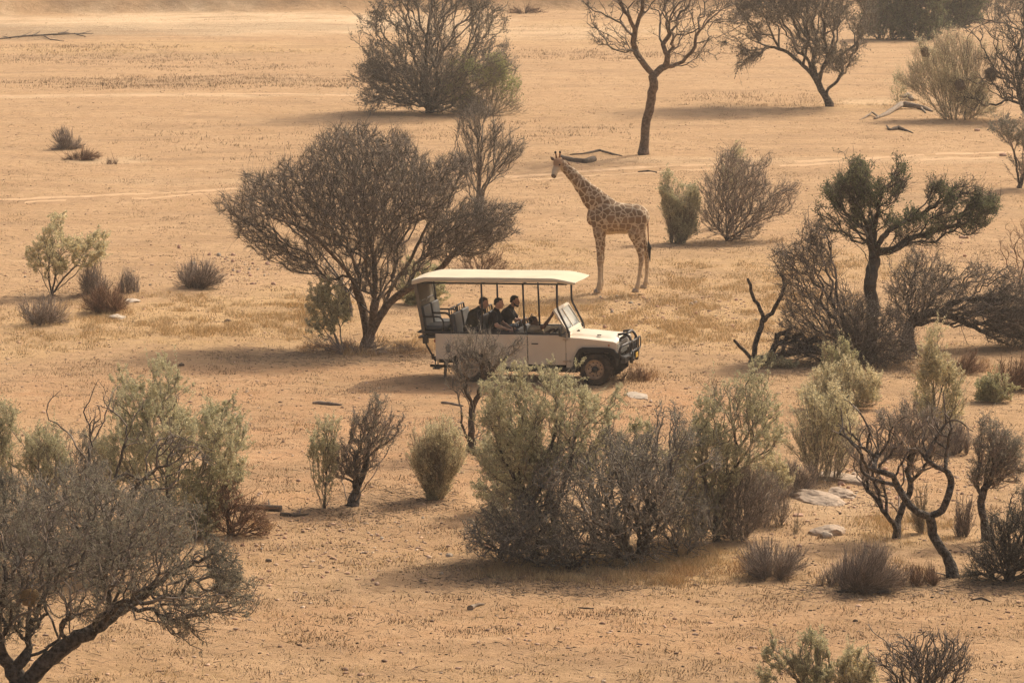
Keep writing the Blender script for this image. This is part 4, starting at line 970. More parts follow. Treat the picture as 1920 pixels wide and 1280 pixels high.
    plant('thorn_bush', 'sprawling pale grey thorn bush low along the front foot of the foreground clump', S, (1080, 1066),
          [[(930, 1010), (970, 950), (1060, 930), (1150, 940), (1200, 980), (1180, 1040), (1080, 1064), (960, 1050)]],
          [[(1080, 1066), (1050, 1030), (1010, 1000), (965, 975)], [(1082, 1066), (1110, 1030), (1150, 1000)], [(1080, 1066), (1078, 1020), (1060, 970)], [(1075, 1066), (1020, 1045), (970, 1030)]],
          seed=140, R=.055, n=950, bf=.4, step=.1, wob=.6, rag=1.3, spurs=1.3, slen=.17, sr=.0028, r0=.0034, up=.1, bark='bark_char', twig='twig_grey', depth=1.0, thick=.02, zmin=0)
    plant('thorn_bush', 'sprawling grey thorn bush at the right front foot of the foreground clump', S, (1275, 1046),
          [[(1190, 1000), (1220, 950), (1290, 930), (1350, 960), (1360, 1010), (1300, 1044), (1210, 1040)]],
          [[(1275, 1046), (1250, 1010), (1220, 985)], [(1277, 1046), (1310, 1010), (1335, 980)]],
          seed=141, R=.045, n=700, bf=.4, step=.1, wob=.6, rag=1.3, spurs=1.3, slen=.17, sr=.0028, r0=.0034, up=.1, bark='bark_char', twig='twig_grey', depth=1.0, thick=.02, zmin=0)
    plant('shrub', 'ragged tan dry shrub filling the gap between the foreground clump and the pale slab', S, (1445, 985),
          [[(1400, 960), (1420, 910), (1460, 895), (1490, 925), (1480, 970), (1440, 988)]], seed=142, roots=10, rootr=.3, R=.012, n=420, bf=.9, step=.1, wob=.5, rag=1.2, spurs=2, slen=.2, sr=.003, r0=.003, up=.3, twig='twig_mauve', zmin=0)

# ------------------------------------------------------------------ one-surface bodies (smooth union of shapes, meshed)
def sdf_mesh(name, prims, h, k=.03, pad=None, smooth=True):
    """prims: ('c', a, b, ra, rb[, flat]) tapered limb; ('e', centre, radii[, rotation matrix]) ellipsoid; smooth union, surface nets"""
    pad = pad or (k + 3 * h)
    lo = np.full(3, 1e9); hi = -lo
    bb = []
    for p in prims:
        if p[0] == 'c':
            a, b = np.array(p[1], float), np.array(p[2], float); r = max(p[3], p[4])
            l = np.minimum(a, b) - r; u = np.maximum(a, b) + r
        else:
            c = np.array(p[1], float); r = max(p[2]); l = c - r; u = c + r
        bb.append((l - pad, u + pad)); lo = np.minimum(lo, l - pad); hi = np.maximum(hi, u + pad)
    n = np.ceil((hi - lo) / h).astype(int) + 1
    Fd = np.full(tuple(n), 1.0, np.float32)
    ax = [lo[i] + h * np.arange(n[i]) for i in range(3)]
    for p, (l, u) in zip(prims, bb):
        i0 = np.maximum(((l - lo) / h).astype(int), 0); i1 = np.minimum(((u - lo) / h).astype(int) + 2, n)
        X = ax[0][i0[0]:i1[0], None, None]; Y = ax[1][None, i0[1]:i1[1], None]; Z = ax[2][None, None, i0[2]:i1[2]]
        if p[0] == 'c':
            a, b = np.array(p[1], float), np.array(p[2], float); ab = b - a; L2 = ab @ ab + 1e-12
            fl = p[5] if len(p) > 5 else 1.0      # depth (y) flattening
            dx = X - a[0]; dy = (Y - a[1]); dz = Z - a[2]
            t = np.clip((dx * ab[0] + dy * ab[1] + dz * ab[2]) / L2, 0, 1)
            d = np.sqrt((dx - ab[0] * t) ** 2 + ((dy - ab[1] * t) / fl) ** 2 + (dz - ab[2] * t) ** 2) - (p[3] + (p[4] - p[3]) * t)
        else:
            c = p[1]; r = p[2]
            q = [X - c[0], Y - c[1], Z - c[2]]
            if len(p) > 3:
                M = np.array(p[3]); q = [M[0][i] * q[0] + M[1][i] * q[1] + M[2][i] * q[2] for i in range(3)]
            k0 = np.sqrt((q[0] / r[0]) ** 2 + (q[1] / r[1]) ** 2 + (q[2] / r[2]) ** 2)
            k1 = np.sqrt((q[0] / r[0] ** 2) ** 2 + (q[1] / r[1] ** 2) ** 2 + (q[2] / r[2] ** 2) ** 2) + 1e-9
            d = k0 * (k0 - 1) / k1
        s = Fd[i0[0]:i1[0], i0[1]:i1[1], i0[2]:i1[2]]
        kk = min(k, .6 * (min(p[3], p[4]) if p[0] == 'c' else min(p[2])) + .004)
        w = np.clip(.5 + .5 * (s - d) / kk, 0, 1)
        Fd[i0[0]:i1[0], i0[1]:i1[1], i0[2]:i1[2]] = s * (1 - w) + d * w - kk * w * (1 - w)
    # surface nets
    S = Fd < 0
    nx, ny, nz = S.shape
    cnt = np.zeros((nx - 1, ny - 1, nz - 1), np.int8)
    for a in (0, 1):
        for b in (0, 1):
            for c in (0, 1): cnt += S[a:nx - 1 + a, b:ny - 1 + b, c:nz - 1 + c]
    act = (cnt > 0) & (cnt < 8)
    I = np.argwhere(act); idx = np.full(act.shape, -1, np.int64); idx[act] = np.arange(len(I))
    acc = np.zeros((len(I), 3)); m = np.zeros(len(I))
    cor = [(a, b, c) for a in (0, 1) for b in (0, 1) for c in (0, 1)]
    for p in cor:
        for d in range(3):
            if p[d]: continue
            q = list(p); q[d] = 1
            f0 = Fd[I[:, 0] + p[0], I[:, 1] + p[1], I[:, 2] + p[2]]; f1 = Fd[I[:, 0] + q[0], I[:, 1] + q[1], I[:, 2] + q[2]]
            x = (f0 < 0) != (f1 < 0)
            t = np.where(x, f0 / (f0 - f1 + 1e-20), 0)
            pt = np.array(p, float)[None] + np.zeros((len(I), 3)); pt[:, d] += t
            acc[x] += pt[x]; m[x] += 1
    V = lo + h * (I + acc / np.maximum(m, 1)[:, None])
    Q = []
    for d in range(3):
        e, f = (d + 1) % 3, (d + 2) % 3
        s0 = [slice(1, -1)] * 3; s1 = [slice(1, -1)] * 3
        s0[d] = slice(0, -1); s1[d] = slice(1, None)
        A = S[tuple(s0)]; B = S[tuple(s1)]
        ch = np.argwhere(A != B)
        flip = A[ch[:, 0], ch[:, 1], ch[:, 2]]
        g = ch.copy(); g[:, e] += 1; g[:, f] += 1
        def cell(de, df):
            c = g.copy(); c[:, e] -= de; c[:, f] -= df
            return idx[c[:, 0], c[:, 1], c[:, 2]]
        q = np.stack([cell(1, 1), cell(0, 1), cell(0, 0), cell(1, 0)], 1)
        q[~flip] = q[~flip][:, ::-1]
        Q.append(q)
    Q = np.concatenate(Q); Q = Q[(Q >= 0).all(1)]
    return np_mesh(name, V, Q, smooth=smooth), V

# ------------------------------------------------------------------ hard-surface mesh builder
class MB:
    def __init__(s): s.bm = bmesh.new()
    def _add(s, b2):
        me = bpy.data.meshes.new('tmp'); b2.to_mesh(me); b2.free(); s.bm.from_mesh(me); bpy.data.meshes.remove(me); return s
    def box(s, lo, hi, bev=0.0, seg=2, M=None):
        b = bmesh.new(); bmesh.ops.create_cube(b, size=1)
        lo = Vector(lo); hi = Vector(hi)
        for v in b.verts: v.co = Vector([(lo[i] + hi[i]) / 2 + v.co[i] * (hi[i] - lo[i]) for i in range(3)])
        if bev: bmesh.ops.bevel(b, geom=b.edges[:], offset=bev, segments=seg, profile=.6, affect='EDGES')
        if M is not None: bmesh.ops.transform(b, matrix=M, verts=b.verts[:])
        return s._add(b)
    def prism(s, poly, y0, y1, bev=0.0, axis='y', M=None):
        """outline in (x,z) pushed along y; concave allowed"""
        b = bmesh.new()
        vs = [b.verts.new((p[0], y0, p[1])) for p in poly]
        f = b.faces.new(vs)
        ext = bmesh.ops.extrude_face_region(b, geom=[f])
        for v in [g for g in ext['geom'] if isinstance(g, bmesh.types.BMVert)]: v.co.y = y1
        bmesh.ops.recalc_face_normals(b, faces=b.faces[:])
        if bev:
            bmesh.ops.bevel(b, geom=b.edges[:], offset=bev, segments=2, profile=.6, affect='EDGES', clamp_overlap=True)
        big = [f for f in b.faces if len(f.verts) > 4]
        bmesh.ops.triangulate(b, faces=big)
        if M is not None: bmesh.ops.transform(b, matrix=M, verts=b.verts[:])
        return s._add(b)
    def tube(s, pts, r, sides=8, fil=.0, closed=False):
        P = [Vector(p) for p in pts]
        if fil and len(P) > 2:
            out = []
            n = len(P)
            rg = range(n) if closed else range(1, n - 1)
            if not closed: out.append(P[0])
            for i in rg:
                a, c, b = P[i - 1], P[i], P[(i + 1) % n]
                f = min(fil, (a - c).length * .48, (b - c).length * .48)
                p = c + (a - c).normalized() * f; q = c + (b - c).normalized() * f
                for t in (0, .25, .5, .75, 1): out.append(p * (1 - t) ** 2 + c * 2 * t * (1 - t) + q * t * t)
            if not closed: out.append(P[-1])
            P = out
        b = bmesh.new(); rings = []; n = len(P); u = None
        for i in range(n):
            if closed: d = (P[(i + 1) % n] - P[i - 1]).normalized()
            else: d = (P[min(i + 1, n - 1)] - P[max(i - 1, 0)]).normalized()
            if u is None:
                u = d.orthogonal().normalized()
            u = (u - d * u.dot(d)).normalized(); v = d.cross(u)
            rr = r[i] if isinstance(r, (list, tuple)) else r
            rings.append([b.verts.new(P[i] + (u * math.cos(2 * math.pi * j / sides) + v * math.sin(2 * math.pi * j / sides)) * rr) for j in range(sides)])
        for i in range(n if closed else n - 1):
            A, B = rings[i], rings[(i + 1) % n]
            for j in range(sides): b.faces.new((A[j], A[(j + 1) % sides], B[(j + 1) % sides], B[j]))
        if not closed: b.faces.new(rings[0][::-1]); b.faces.new(rings[-1])
        bmesh.ops.recalc_face_normals(b, faces=b.faces[:])
        for f in b.faces: f.smooth = len(f.verts) == 4
        return s._add(b)
    def lathe(s, prof, c, seg=36, M=None):
        """prof (radius, y) round the y axis through c"""
        b = bmesh.new(); rings = []
        for (r, y) in prof:
            if r < 1e-6: rings.append([b.verts.new((c[0], c[1] + y, c[2]))]); continue
            rings.append([b.verts.new((c[0] + r * math.cos(2 * math.pi * j / seg), c[1] + y, c[2] + r * math.sin(2 * math.pi * j / seg))) for j in range(seg)])
        for A, B in zip(rings[:-1], rings[1:]):
            for j in range(seg):
                k = (j + 1) % seg
                if len(A) == 1 and len(B) == 1: continue
                if len(A) == 1: f = b.faces.new((A[0], B[k], B[j]))
                elif len(B) == 1: f = b.faces.new((A[j], A[k], B[0]))
                else: f = b.faces.new((A[j], A[k], B[k], B[j]))
                f.smooth = True
        bmesh.ops.recalc_face_normals(b, faces=b.faces[:])
        if M is not None: bmesh.ops.transform(b, matrix=M, verts=b.verts[:])
        return s._add(b)
    def poly(s, V, F, smooth=False):
        b = bmesh.new(); vs = [b.verts.new(v) for v in V]
        for f in F:
            q = b.faces.new([vs[i] for i in f]); q.smooth = smooth
        return s._add(b)
    def build(s, name, mat, parent, label=None):
        me = bpy.data.meshes.new(name); s.bm.to_mesh(me); s.bm.free()
        o = link(name, me, mat, parent)
        if label: o['label'] = label
        return o
# ------------------------------------------------------------------ open safari vehicle
VA = math.radians(13.0)
VF = np.array([math.cos(VA), -math.sin(VA)]); VR = np.array([-math.sin(VA), -math.cos(VA)])
_w = at(1118, 722)
VO = np.array([_w[0] - VR[0] * .75, _w[1] - VR[1] * .75, _w[2]])
V_PITCH = math.radians(-.9)
def vworld(p):
    """vehicle-local point to world"""
    M = Matrix.Translation(Vector(VO)) @ Matrix.Rotation(-VA, 4, 'Z') @ Matrix.Rotation(V_PITCH, 4, 'Y')
    return M @ Vector(p)

principled('cream_paint', (.72, .625, .475), .42, .5, col2=(.66, .555, .405), scale=1.6, bump=.10, bscale=5, coat=.15)
principled('paint_dirty', (.55, .43, .285), .6, .35, var=.14, scale=4)
principled('black_rubber', (.016, .015, .014), .75, .3, var=.25, scale=8)
principled('tyre_rubber', (.026, .022, .019), .9, .2, col2=(.075, .055, .038), scale=9, bump=.5, bscale=40)
principled('black_steel', (.020, .020, .020), .45, .5, var=.2, scale=10)
principled('dark_void', (.020, .018, .016), .9, .1)
principled('canvas_cream', (.63, .555, .41), .85, .15, var=.05, scale=2, bump=.35, bscale=3.5)
principled('canvas_khaki', (.17, .145, .105), .9, .15, var=.1, scale=3, bump=.3, bscale=4)
principled('vinyl_grey', (.062, .070, .074), .5, .4, var=.12, scale=6, bump=.15, bscale=9)
principled('rim_tan', (.55, .40, .26), .6, .35, col2=(.40, .27, .16), scale=9)
principled('chrome_grey', (.5, .5, .48), .35, .6, metal=.7, var=.1)
principled('grille_grey', (.30, .29, .26), .5, .4, var=.1)
principled('lamp_amber', (.50, .16, .03), .3, .5)
principled('lamp_red', (.30, .03, .02), .3, .5)
principled('plate_yellow', (.62, .38, .05), .5, .4)
principled('mark_grey', (.16, .15, .13), .5, .4)
def glassmat(name, col, alpha):
    m = bpy.data.materials.new(name); m.use_nodes = True; nt = m.node_tree
    b = nt.nodes['Principled BSDF']; b.inputs['Base Color'].default_value = (*col, 1); b.inputs['Roughness'].default_value = .12
    b.inputs['Specular IOR Level'].default_value = .8
    t = nt.nodes.new('ShaderNodeBsdfTransparent'); mx = nt.nodes.new('ShaderNodeMixShader'); mx.inputs[0].default_value = alpha
    nt.links.new(t.outputs[0], mx.inputs[1]); nt.links.new(b.outputs[0], mx.inputs[2]); nt.links.new(mx.outputs[0], nt.nodes['Material Output'].inputs['Surface'])
    MATS[name] = m
glassmat('sky_glass', (.55, .60, .58), .72)  # pale bluish base colour stands in for the reflected hazy sky
glassmat('lamp_glass', (.75, .75, .70), .9)

def vehicle():
    M = MATS
    root = empty('safari_vehicle', VO, -VA); root.rotation_euler = Euler((0, V_PITCH, -VA), 'XYZ')
    tag(root, 'open cream safari vehicle with canvas roof and black bull bar driving across the dry plain', 'vehicle')
    W = .80
    def P(n, mb, m, par=root, label=None): return mb.build(n, M[m], par, label)
    # --- tub with rear wheel arch openings
    rear = [(-3.58, .53), (-3.24, .53), (-3.16, .60), (-3.08, .66), (-2.52, .66), (-2.42, .58), (-2.34, .46), (-2.30, .38), (-1.52, .38), (-1.52, 1.09), (-3.58, 1.09)]
    tub = MB()
    for s in (-1, 1): tub.prism(rear, s * W, s * (W - .035), .008)
    tub.box((-3.58, -W + .036, .50), (-3.55, W - .036, 1.09), .008)
    tub.box((-3.54, -W + .04, .70), (-1.55, W - .04, .73))
    tub.box((-1.56, -W + .04, .40), (-1.53, W - .04, 1.05))
    for s in (-1, 1):   # inner wheel boxes
        tub.box((-3.22, min(s * .50, s * .76), .66), (-2.36, max(s * .50, s * .76), .70))
    body = P('body', tub, 'cream_paint')
    P('floor', MB().box((-1.5, -W + .05, .42), (-.1, W - .05, .45)).box((-3.5, -.3, .45), (.5, .3, .56)), 'dark_void')
    P('chassis', MB().box((-3.6, -.45, .40), (.62, -.36, .50), .01).box((-3.6, .36, .40), (.62, .45, .50), .01).box((-2.9, -.6, .34), (-2.7, .6, .42), .03)
      .box((-.08, -.6, .34), (.08, .6, .42), .03).lathe([(0, -.12), (.14, -.10), (.17, 0), (.14, .10), (0, .12)], (-2.8, .05, .38), 16)
      .tube([(-2.1, -.5, .36), (-3.0, -.55, .34), (-3.75, -.62, .36)], .03), 'dark_void')
    P('underbody_shade', MB().box((-3.0, -.52, .235), (-.45, .52, .40), .04).box((-.45, -.40, .26), (.50, .40, .50), .04), 'dark_void')  # dark boxes added to stand for the black shade beneath the body
    # shadow gap / sill step under the doors
    P('side_step', MB().box((-2.25, -.80, .335), (-.55, -.62, .375), .01), 'black_steel')
    P('side_step', MB().box((-2.25, .62, .335), (-.55, .80, .375), .01), 'black_steel')
    # filler recess (near side)
    P('fuel_filler', MB().lathe([(0, -.006), (.052, -.008), (.062, -.002), (.062, .02)], (0, 0, 0), 20, Matrix.Translation((-3.29, -W, .77)) @ Matrix.Diagonal((1, 1, 1.65, 1))), 'mark_grey')
    P('tail_light', MB().lathe([(0, -.03), (.035, -.03), (.04, 0)], (0, 0, 0), 16, Matrix.Translation((-3.60, -.70, .92)) @ Matrix.Rotation(math.radians(-90), 4, 'Z')), 'lamp_red')
    P('tail_light', MB().lathe([(0, -.03), (.035, -.03), (.04, 0)], (0, 0, 0), 16, Matrix.Translation((-3.60, .70, .92)) @ Matrix.Rotation(math.radians(-90), 4, 'Z')), 'lamp_red')
    # waist rail round the tub
    P('waist_rail', MB().tube([(-.66, -.78, 1.115), (-3.98, -.78, 1.115), (-3.98, .78, 1.115), (-.66, .78, 1.115)], .022, 8, .05), 'black_steel')
    # --- doors
    for s in (-1, 1):
        d = MB().prism([(-1.50, .44), (-.66, .44), (-.66, 1.09), (-1.50, 1.09)], s * (W + .004), s * (W - .03), .01)
        dr = P('door', d, 'cream_paint')
        y = s * (W + .012)
        P('handle', MB().box((-1.42, min(y, y - s * .01), .885), (-1.27, max(y, y + s * .014), .91), .006), 'black_steel', dr)
        for z in (.50, .98):
            P('hinge', MB().box((-.72, min(y, y + s * .012), z), (-.60, max(y, y + s * .012), z + .045), .006).lathe([(0, -.03), (.014, -.03), (.014, .03), (0, .03)], (0, 0, 0), 8, Matrix.Translation((-.655, y + s * .014, z + .022)) @ Matrix.Rotation(math.radians(90), 4, 'X')), 'paint_dirty', dr)
    # --- front wings
    wing = [(-.65, .38), (-.48, .38), (-.42, .60), (-.33, .77), (.30, .77), (.40, .70), (.47, .70), (.48, .93), (.40, .965), (-.30, 1.03), (-.65, 1.045)]
    for s in (-1, 1):
        w = MB().prism(wing, s * W, s * (W - .035), .012)
        w.poly([(-.65, s * (W - .02), 1.040), (-.30, s * (W - .02), 1.026), (.40, s * (W - .02), .960), (.47, s * (W - .02), .93),
                (-.65, s * .52, 1.060), (-.30, s * .52, 1.048), (.40, s * .52, .985), (.47, s * .52, .955)], [(0, 1, 5, 4), (1, 2, 6, 5), (2, 3, 7, 6)], True)
        w.box((.445, min(s * .785, s * .50), .70), (.47, max(s * .785, s * .50), .945), .006)
        wg = P('wing', w, 'cream_paint')
        P('side_repeater', MB().lathe([(0, -.02), (.018, -.018), (.022, 0)], (.30, s * W, .885), 12, None), 'lamp_amber', wg)
        # black eyebrow flare
        fl = [(-.53, .30), (-.46, .62), (-.36, .80), (-.28, .835), (.30, .835), (.42, .80), (.52, .70), (.55, .60), (.44, .60), (.40, .68), (.30, .725), (-.28, .725), (-.345, .68), (-.42, .52), (-.44, .30)]
        P('wheel_arch', MB().prism(fl, s * (W - .01), s * (W + .075), .015), 'black_rubber')
        P('inner_arch', MB().prism([(-.42, .40), (-.36, .70), (-.26, .755), (.30, .755), (.44, .68), (.44, .40), (.41, .40), (.41, .66), (.29, .735), (-.25, .735), (-.34, .68), (-.40, .40)], s * .40, s * (W - .04)), 'dark_void')
    for y in (-.42, .40): P('inner_arch', MB().prism([(-3.2, .4), (-3.12, .655), (-2.45, .655), (-2.3, .4)], y, y + .02), 'dark_void')
    # --- bonnet
    xs = [-.62, -.40, -.10, .20, .40, .455]; ys = [-.53, -.46, -.30, 0, .30, .46, .53]
    V = []; F = []
    for x in xs:
        t = (x + .62) / 1.075
        z0 = 1.105 - .085 * t
        if x > .44: z0 -= .035
        for y in ys:
            e = abs(y) / .53
            V.append((x, y, z0 - (.045 if e > .99 else 0) - (.012 if .8 < e <= .99 else 0) + (.018 if abs(y) < .31 else 0)))
    ny = len(ys)
    for i in range(len(xs) - 1):
        for j in range(ny - 1): F.append((i * ny + j, (i + 1) * ny + j, (i + 1) * ny + j + 1, i * ny + j + 1))
    bn = P('bonnet', MB().poly(V, F, True), 'cream_paint')
    P('bonnet_catch', MB().box((-.02, -.49, 1.055), (.07, -.455, 1.078), .006), 'black_steel', bn)
    P('wiper_spindle', MB().lathe([(0, -.02), (.02, -.02), (.02, .02), (0, .02)], (-.50, -.16, 1.125), 10).box((-.53, -.24, 1.11), (-.46, -.20, 1.135), .005), 'black_steel', bn)
    P('scuttle', MB().prism([(-.66, .95), (-.60, .95), (-.585, 1.10), (-.66, 1.15)], -.76, .76, .01), 'cream_paint')
    # --- front
    P('front_panel', MB().box((.40, -.50, .60), (.43, .50, .97)), 'dark_void')
    g = MB()
    for i in range(7): g.box((.47, -.27, .66 + i * .042), (.485, .27, .675 + i * .042), .003)
    for y in (-.27, -.09, .09, .27): g.box((.466, y - .008, .65), (.490, y + .008, .94), .003)
    P('grille', g, 'chrome_grey')
    for s in (-1, 1):
        q = MB()
        for i in range(6): q.box((.474, min(s * .29, s * .74), .705 + i * .037), (.490, max(s * .29, s * .74), .722 + i * .037), .003)
        P('lamp_guard', q, 'grille_grey')
        hl = P('headlight', MB().lathe([(0, -.035), (.055, -.03), (.085, -.01), (.09, .0), (.09, .03)], (0, 0, 0), 24, Matrix.Translation((.445, s * .50, .80)) @ Matrix.Rotation(math.radians(90), 4, 'Z')), 'lamp_glass')
        P('rim', MB().lathe([(.09, -.005), (.10, -.02), (.112, -.005), (.112, .03)], (0, 0, 0), 24, Matrix.Translation((.447, s * .50, .80)) @ Matrix.Rotation(math.radians(90), 4, 'Z')), 'black_steel', hl)
        P('indicator', MB().lathe([(0, -.03), (.03, -.028), (.036, 0)], (0, 0, 0), 16, Matrix.Translation((.476, s * .68, .69)) @ Matrix.Rotation(math.radians(90), 4, 'Z')), 'lamp_amber')
    P('bumper', MB().box((.56, -.78, .49), (.66, .78, .62), .015), 'black_steel')
    bb = MB()
    # bull bar: two tall hoops, cross rails, wrap-round lamp guards
    for s in (-1, 1):
        bb.tube([(.68, s * .30, .46), (.70, s * .30, .95), (.60, s * .30, 1.09), (.40, s * .30, 1.06)], .028, 10, .10)
        bb.tube([(.70, s * .30, .90), (.66, s * .55, .90), (.56, s * .80, .86), (.52, s * .84, .66), (.66, s * .55, .60), (.70, s * .30, .60)], .026, 8, .10)
        bb.tube([(.69, s * .30, .44), (.72, s * .30, .70)], .04, 8)
    for z in (.52, .68, .90): bb.tube([(.70, -.30, z), (.70, .30, z)], .024, 8)
    bb.tube([(.60, -.30, 1.085), (.60, .30, 1.085)], .03, 8)
    for y in (-.1, .1): bb.tube([(.70, y, .52), (.70, y, .90)], .014, 8)
    bar = P('bull_bar', bb, 'black_steel')
    P('number_plate', MB().box((.735, -.02, .52), (.745, .22, .63), .003), 'plate_yellow')
    for s in (-1, 1):
        P('lamp_hoop', MB().tube([(.72, s * .50 + math.cos(a) * .13, .80 + math.sin(a) * .14) for a in np.arange(14) / 14 * 2 * math.pi], .015, 6, 0, True), 'black_steel')
    # --- wheels
    def wheel(x, y, s, steer=0):
        c = (0, 0, 0)
        Mx = Matrix.Translation((x, y, .36)) @ Matrix.Rotation(steer, 4, 'Z')
        R = .358; w = .11
        wr = P('wheel', MB().lathe([(.20, -w), (.225, -w - .004), (.30, -w - .002), (.337, -w + .012), (.354, -w + .035), (R, -.05), (R, .05), (.354, w - .035), (.337, w - .012), (.30, w), (.20, w)], c, 48, Mx), 'tyre_rubber')
        tr = MB()
        for i in range(26):
            a = 2 * math.pi * i / 26
            for y0, y1, o in ((-.10, -.02, 0), (.02, .10, .12)):
                tr.box((-.026, y0, R - .006), (.026, y1, R + .012), .003, 1, Mx @ Matrix.Rotation(a + o, 4, 'Y'))
        P('tread', tr, 'tyre_rubber', wr)
        o = -1 if s < 0 else 1
        rim = MB().lathe([(.205, o * w), (.215, o * (w + .008)), (.205, o * (w - .01)), (.19, o * (w - .05)), (.165, o * (w - .06)), (.12, o * (w - .035)), (.085, o * (w - .03)), (.07, o * (w - .045)), (0, o * (w - .045))], c, 40, Mx)
        P('rim', rim, 'rim_tan', wr)
        hb = MB().lathe([(.07, o * (w - .05)), (.065, o * (w + .02)), (.04, o * (w + .035)), (0, o * (w + .035))], c, 20, Mx)
        for i in range(5):
            a = 2 * math.pi * i / 5
            hb.lathe([(0, -.014), (.014, -.014), (.014, .014), (0, .014)], (0, 0, 0), 6, Mx @ Matrix.Translation((.095 * math.cos(a), o * (w - .02), .095 * math.sin(a))))
        P('hub', hb, 'black_steel', wr)
        for i in range(10):
            hs = MB()
            a = 2 * math.pi * i / 10
            hs.lathe([(0, -.003), (.015, -.003), (.015, .003)], (0, 0, 0), 8, Mx @ Matrix.Translation((.148 * math.cos(a), o * (w - .043), .148 * math.sin(a))))
            P('rim_hole', hs, 'dark_void', wr)
    for s in (-1, 1):
        wheel(0, s * .745, s, math.radians(-5)); wheel(-2.80, s * .745, s)
    # --- windscreen: frame leaning back, two panes
    ws = root
    B0 = Vector((-.63, 0, 1.14)); T0 = Vector((-.93, 0, 1.61)); ux = (T0 - B0)
    nrm = Vector((ux.z, 0, -ux.x)).normalized()
    def wsq(y, t, o=0): return B0 + ux * t + Vector((0, y, 0)) + nrm * o
    fr = MB()
    def bar_(y0, t0, y1, t1, w=.032, th=.02):
        a = wsq(y0, t0); b = wsq(y1, t1); d = (b - a).normalized(); sdir = nrm.cross(d).normalized() * w
        o = nrm * th
        V = [a - sdir - o, a + sdir - o, b + sdir - o, b - sdir - o, a - sdir + o, a + sdir + o, b + sdir + o, b - sdir + o]
        fr.poly(V, [(0, 1, 2, 3), (7, 6, 5, 4), (0, 4, 5, 1), (1, 5, 6, 2), (2, 6, 7, 3), (3, 7, 4, 0)])
    bar_(-.70, 0, -.70, 1.04); bar_(.70, 0, .70, 1.04); bar_(0, .04, 0, .96, .014, .016)
    bar_(-.668, 1.0, .668, 1.0); bar_(-.668, .03, .668, .03, .045, .018)
    wsf = P('windscreen', fr, 'cream_paint')
    for y0, y1 in ((-.665, -.016), (.016, .665)):
        P('glass', MB().poly([wsq(y0, .10), wsq(y1, .10), wsq(y1, .95), wsq(y0, .95)], [(0, 1, 2, 3)]), 'sky_glass', wsf)
    for y in (-.35, .35):
        P('wiper', MB().tube([wsq(y - .22, .16, .03), wsq(y, .13, .03), wsq(y + .18, .30, .03)], .007, 6), 'black_steel', wsf)
    P('hinge', MB().box((-.64, -.74, 1.10), (-.58, -.66, 1.17), .01).box((-.64, .66, 1.10), (-.58, .74, 1.17), .01), 'black_steel', wsf)
    # --- dash, steering wheel, mirror
    P('dashboard', MB().box((-.86, -.74, .93), (-.67, .74, 1.07), .03), 'dark_void')
    st = MB().tube([(math.cos(a) * .19, math.sin(a) * .19, 0) for a in np.arange(20) / 20 * 2 * math.pi], .014, 8, 0, True)
    for a in (.5, 2.6, 4.7): st.tube([(0, 0, 0), (math.cos(a) * .19, math.sin(a) * .19, 0)], .010, 6)
    st.tube([(0, 0, 0), (0, 0, -.35)], .02, 8)
    o = P('steering_wheel', st, 'black_steel'); o.location = (-.99, -.37, 1.12); o.rotation_euler = (0, math.radians(-38), 0)
    mr = MB().box((-.79, -.93, 1.08), (-.74, -.80, 1.26), .02).tube([(-.66, -.80, 1.06), (-.77, -.86, 1.08)], .012, 6)
    P('side_mirror', mr, 'black_steel')
    mr = MB().box((-.79, .80, 1.08), (-.74, .93, 1.26), .02).tube([(-.66, .80, 1.06), (-.77, .86, 1.08)], .012, 6)
    P('side_mirror', mr, 'black_steel')
    # --- roof posts
    for s in (-1, 1):
        y = s * .745
        P('post', MB().tube([(-.85, y, 2.20), (-.85, y, 1.68), (-.59, y * 1.03, 1.16), (-.58, y * 1.03, 1.00)], .024, 8, .08), 'black_steel')
        P('post', MB().tube([(-1.61, y, 2.20), (-1.58, y, 1.10)], .022, 8), 'black_steel')
        P('post', MB().tube([(-2.54, y, 2.20), (-2.52, y, 1.10)], .022, 8), 'black_steel')
        P('post', MB().tube([(-4.00, y, 2.20), (-3.96, y, 1.78), (-3.86, y, 1.10)], .022, 8, .05), 'black_steel')
        P('rear_strut', MB().tube([(-3.84, s * .70, 1.10), (-3.83, s * .70, .86), (-3.60, s * .70, .46)], .022, 8, .08), 'black_steel')
    rf = MB()
    for s in (-1, 1): rf.tube([(-4.02, s * .745, 2.20), (-.62, s * .745, 2.20)], .02, 8)
    for x in (-4.0, -2.54, -1.61, -.85): rf.tube([(x, -.745, 2.20), (x, .745, 2.20)], .018, 8)
    P('roof_rail', rf, 'black_steel')
    # --- canvas roof
    xs = [-4.10, -4.08, -3.83, -3.78, -3.4, -3.0, -2.54, -2.1, -1.61, -1.2, -.95, -.80, -.60, -.42]
    rs = R_(5); V = []; F = []
    prof = [(-.80, -.105), (-.805, -.07), (-.80, -.022), (-.785, -.006), (-.70, -.002), (-.40, .004), (0, .012), (.40, .004), (.70, -.002), (.785, -.006), (.80, -.022), (.805, -.07), (.80, -.105)]
    for i, x in enumerate(xs):
        f = 0 if x < -.85 else (x + .85) / .43
        rr = max(0, (-3.80 - x) / .30)
        top = 2.345 - .105 * f - .075 * rr
        for j, (y, z) in enumerate(prof):
            hem = z < -.05
            zz = top + z * (1 - .55 * f) + (rs.uniform(-.008, .008) if not hem else rs.uniform(-.012, .006))
            sag = -.012 * math.sin((x + 4) * 3.4) ** 2 if abs(y) < .75 else 0
            V.append((x + (.04 * (1 - abs(y) / .8) if f >= 1 else 0), y * (1 - .02 * f) + (rs.uniform(-.006, .006)), zz + sag))
    n = len(prof)
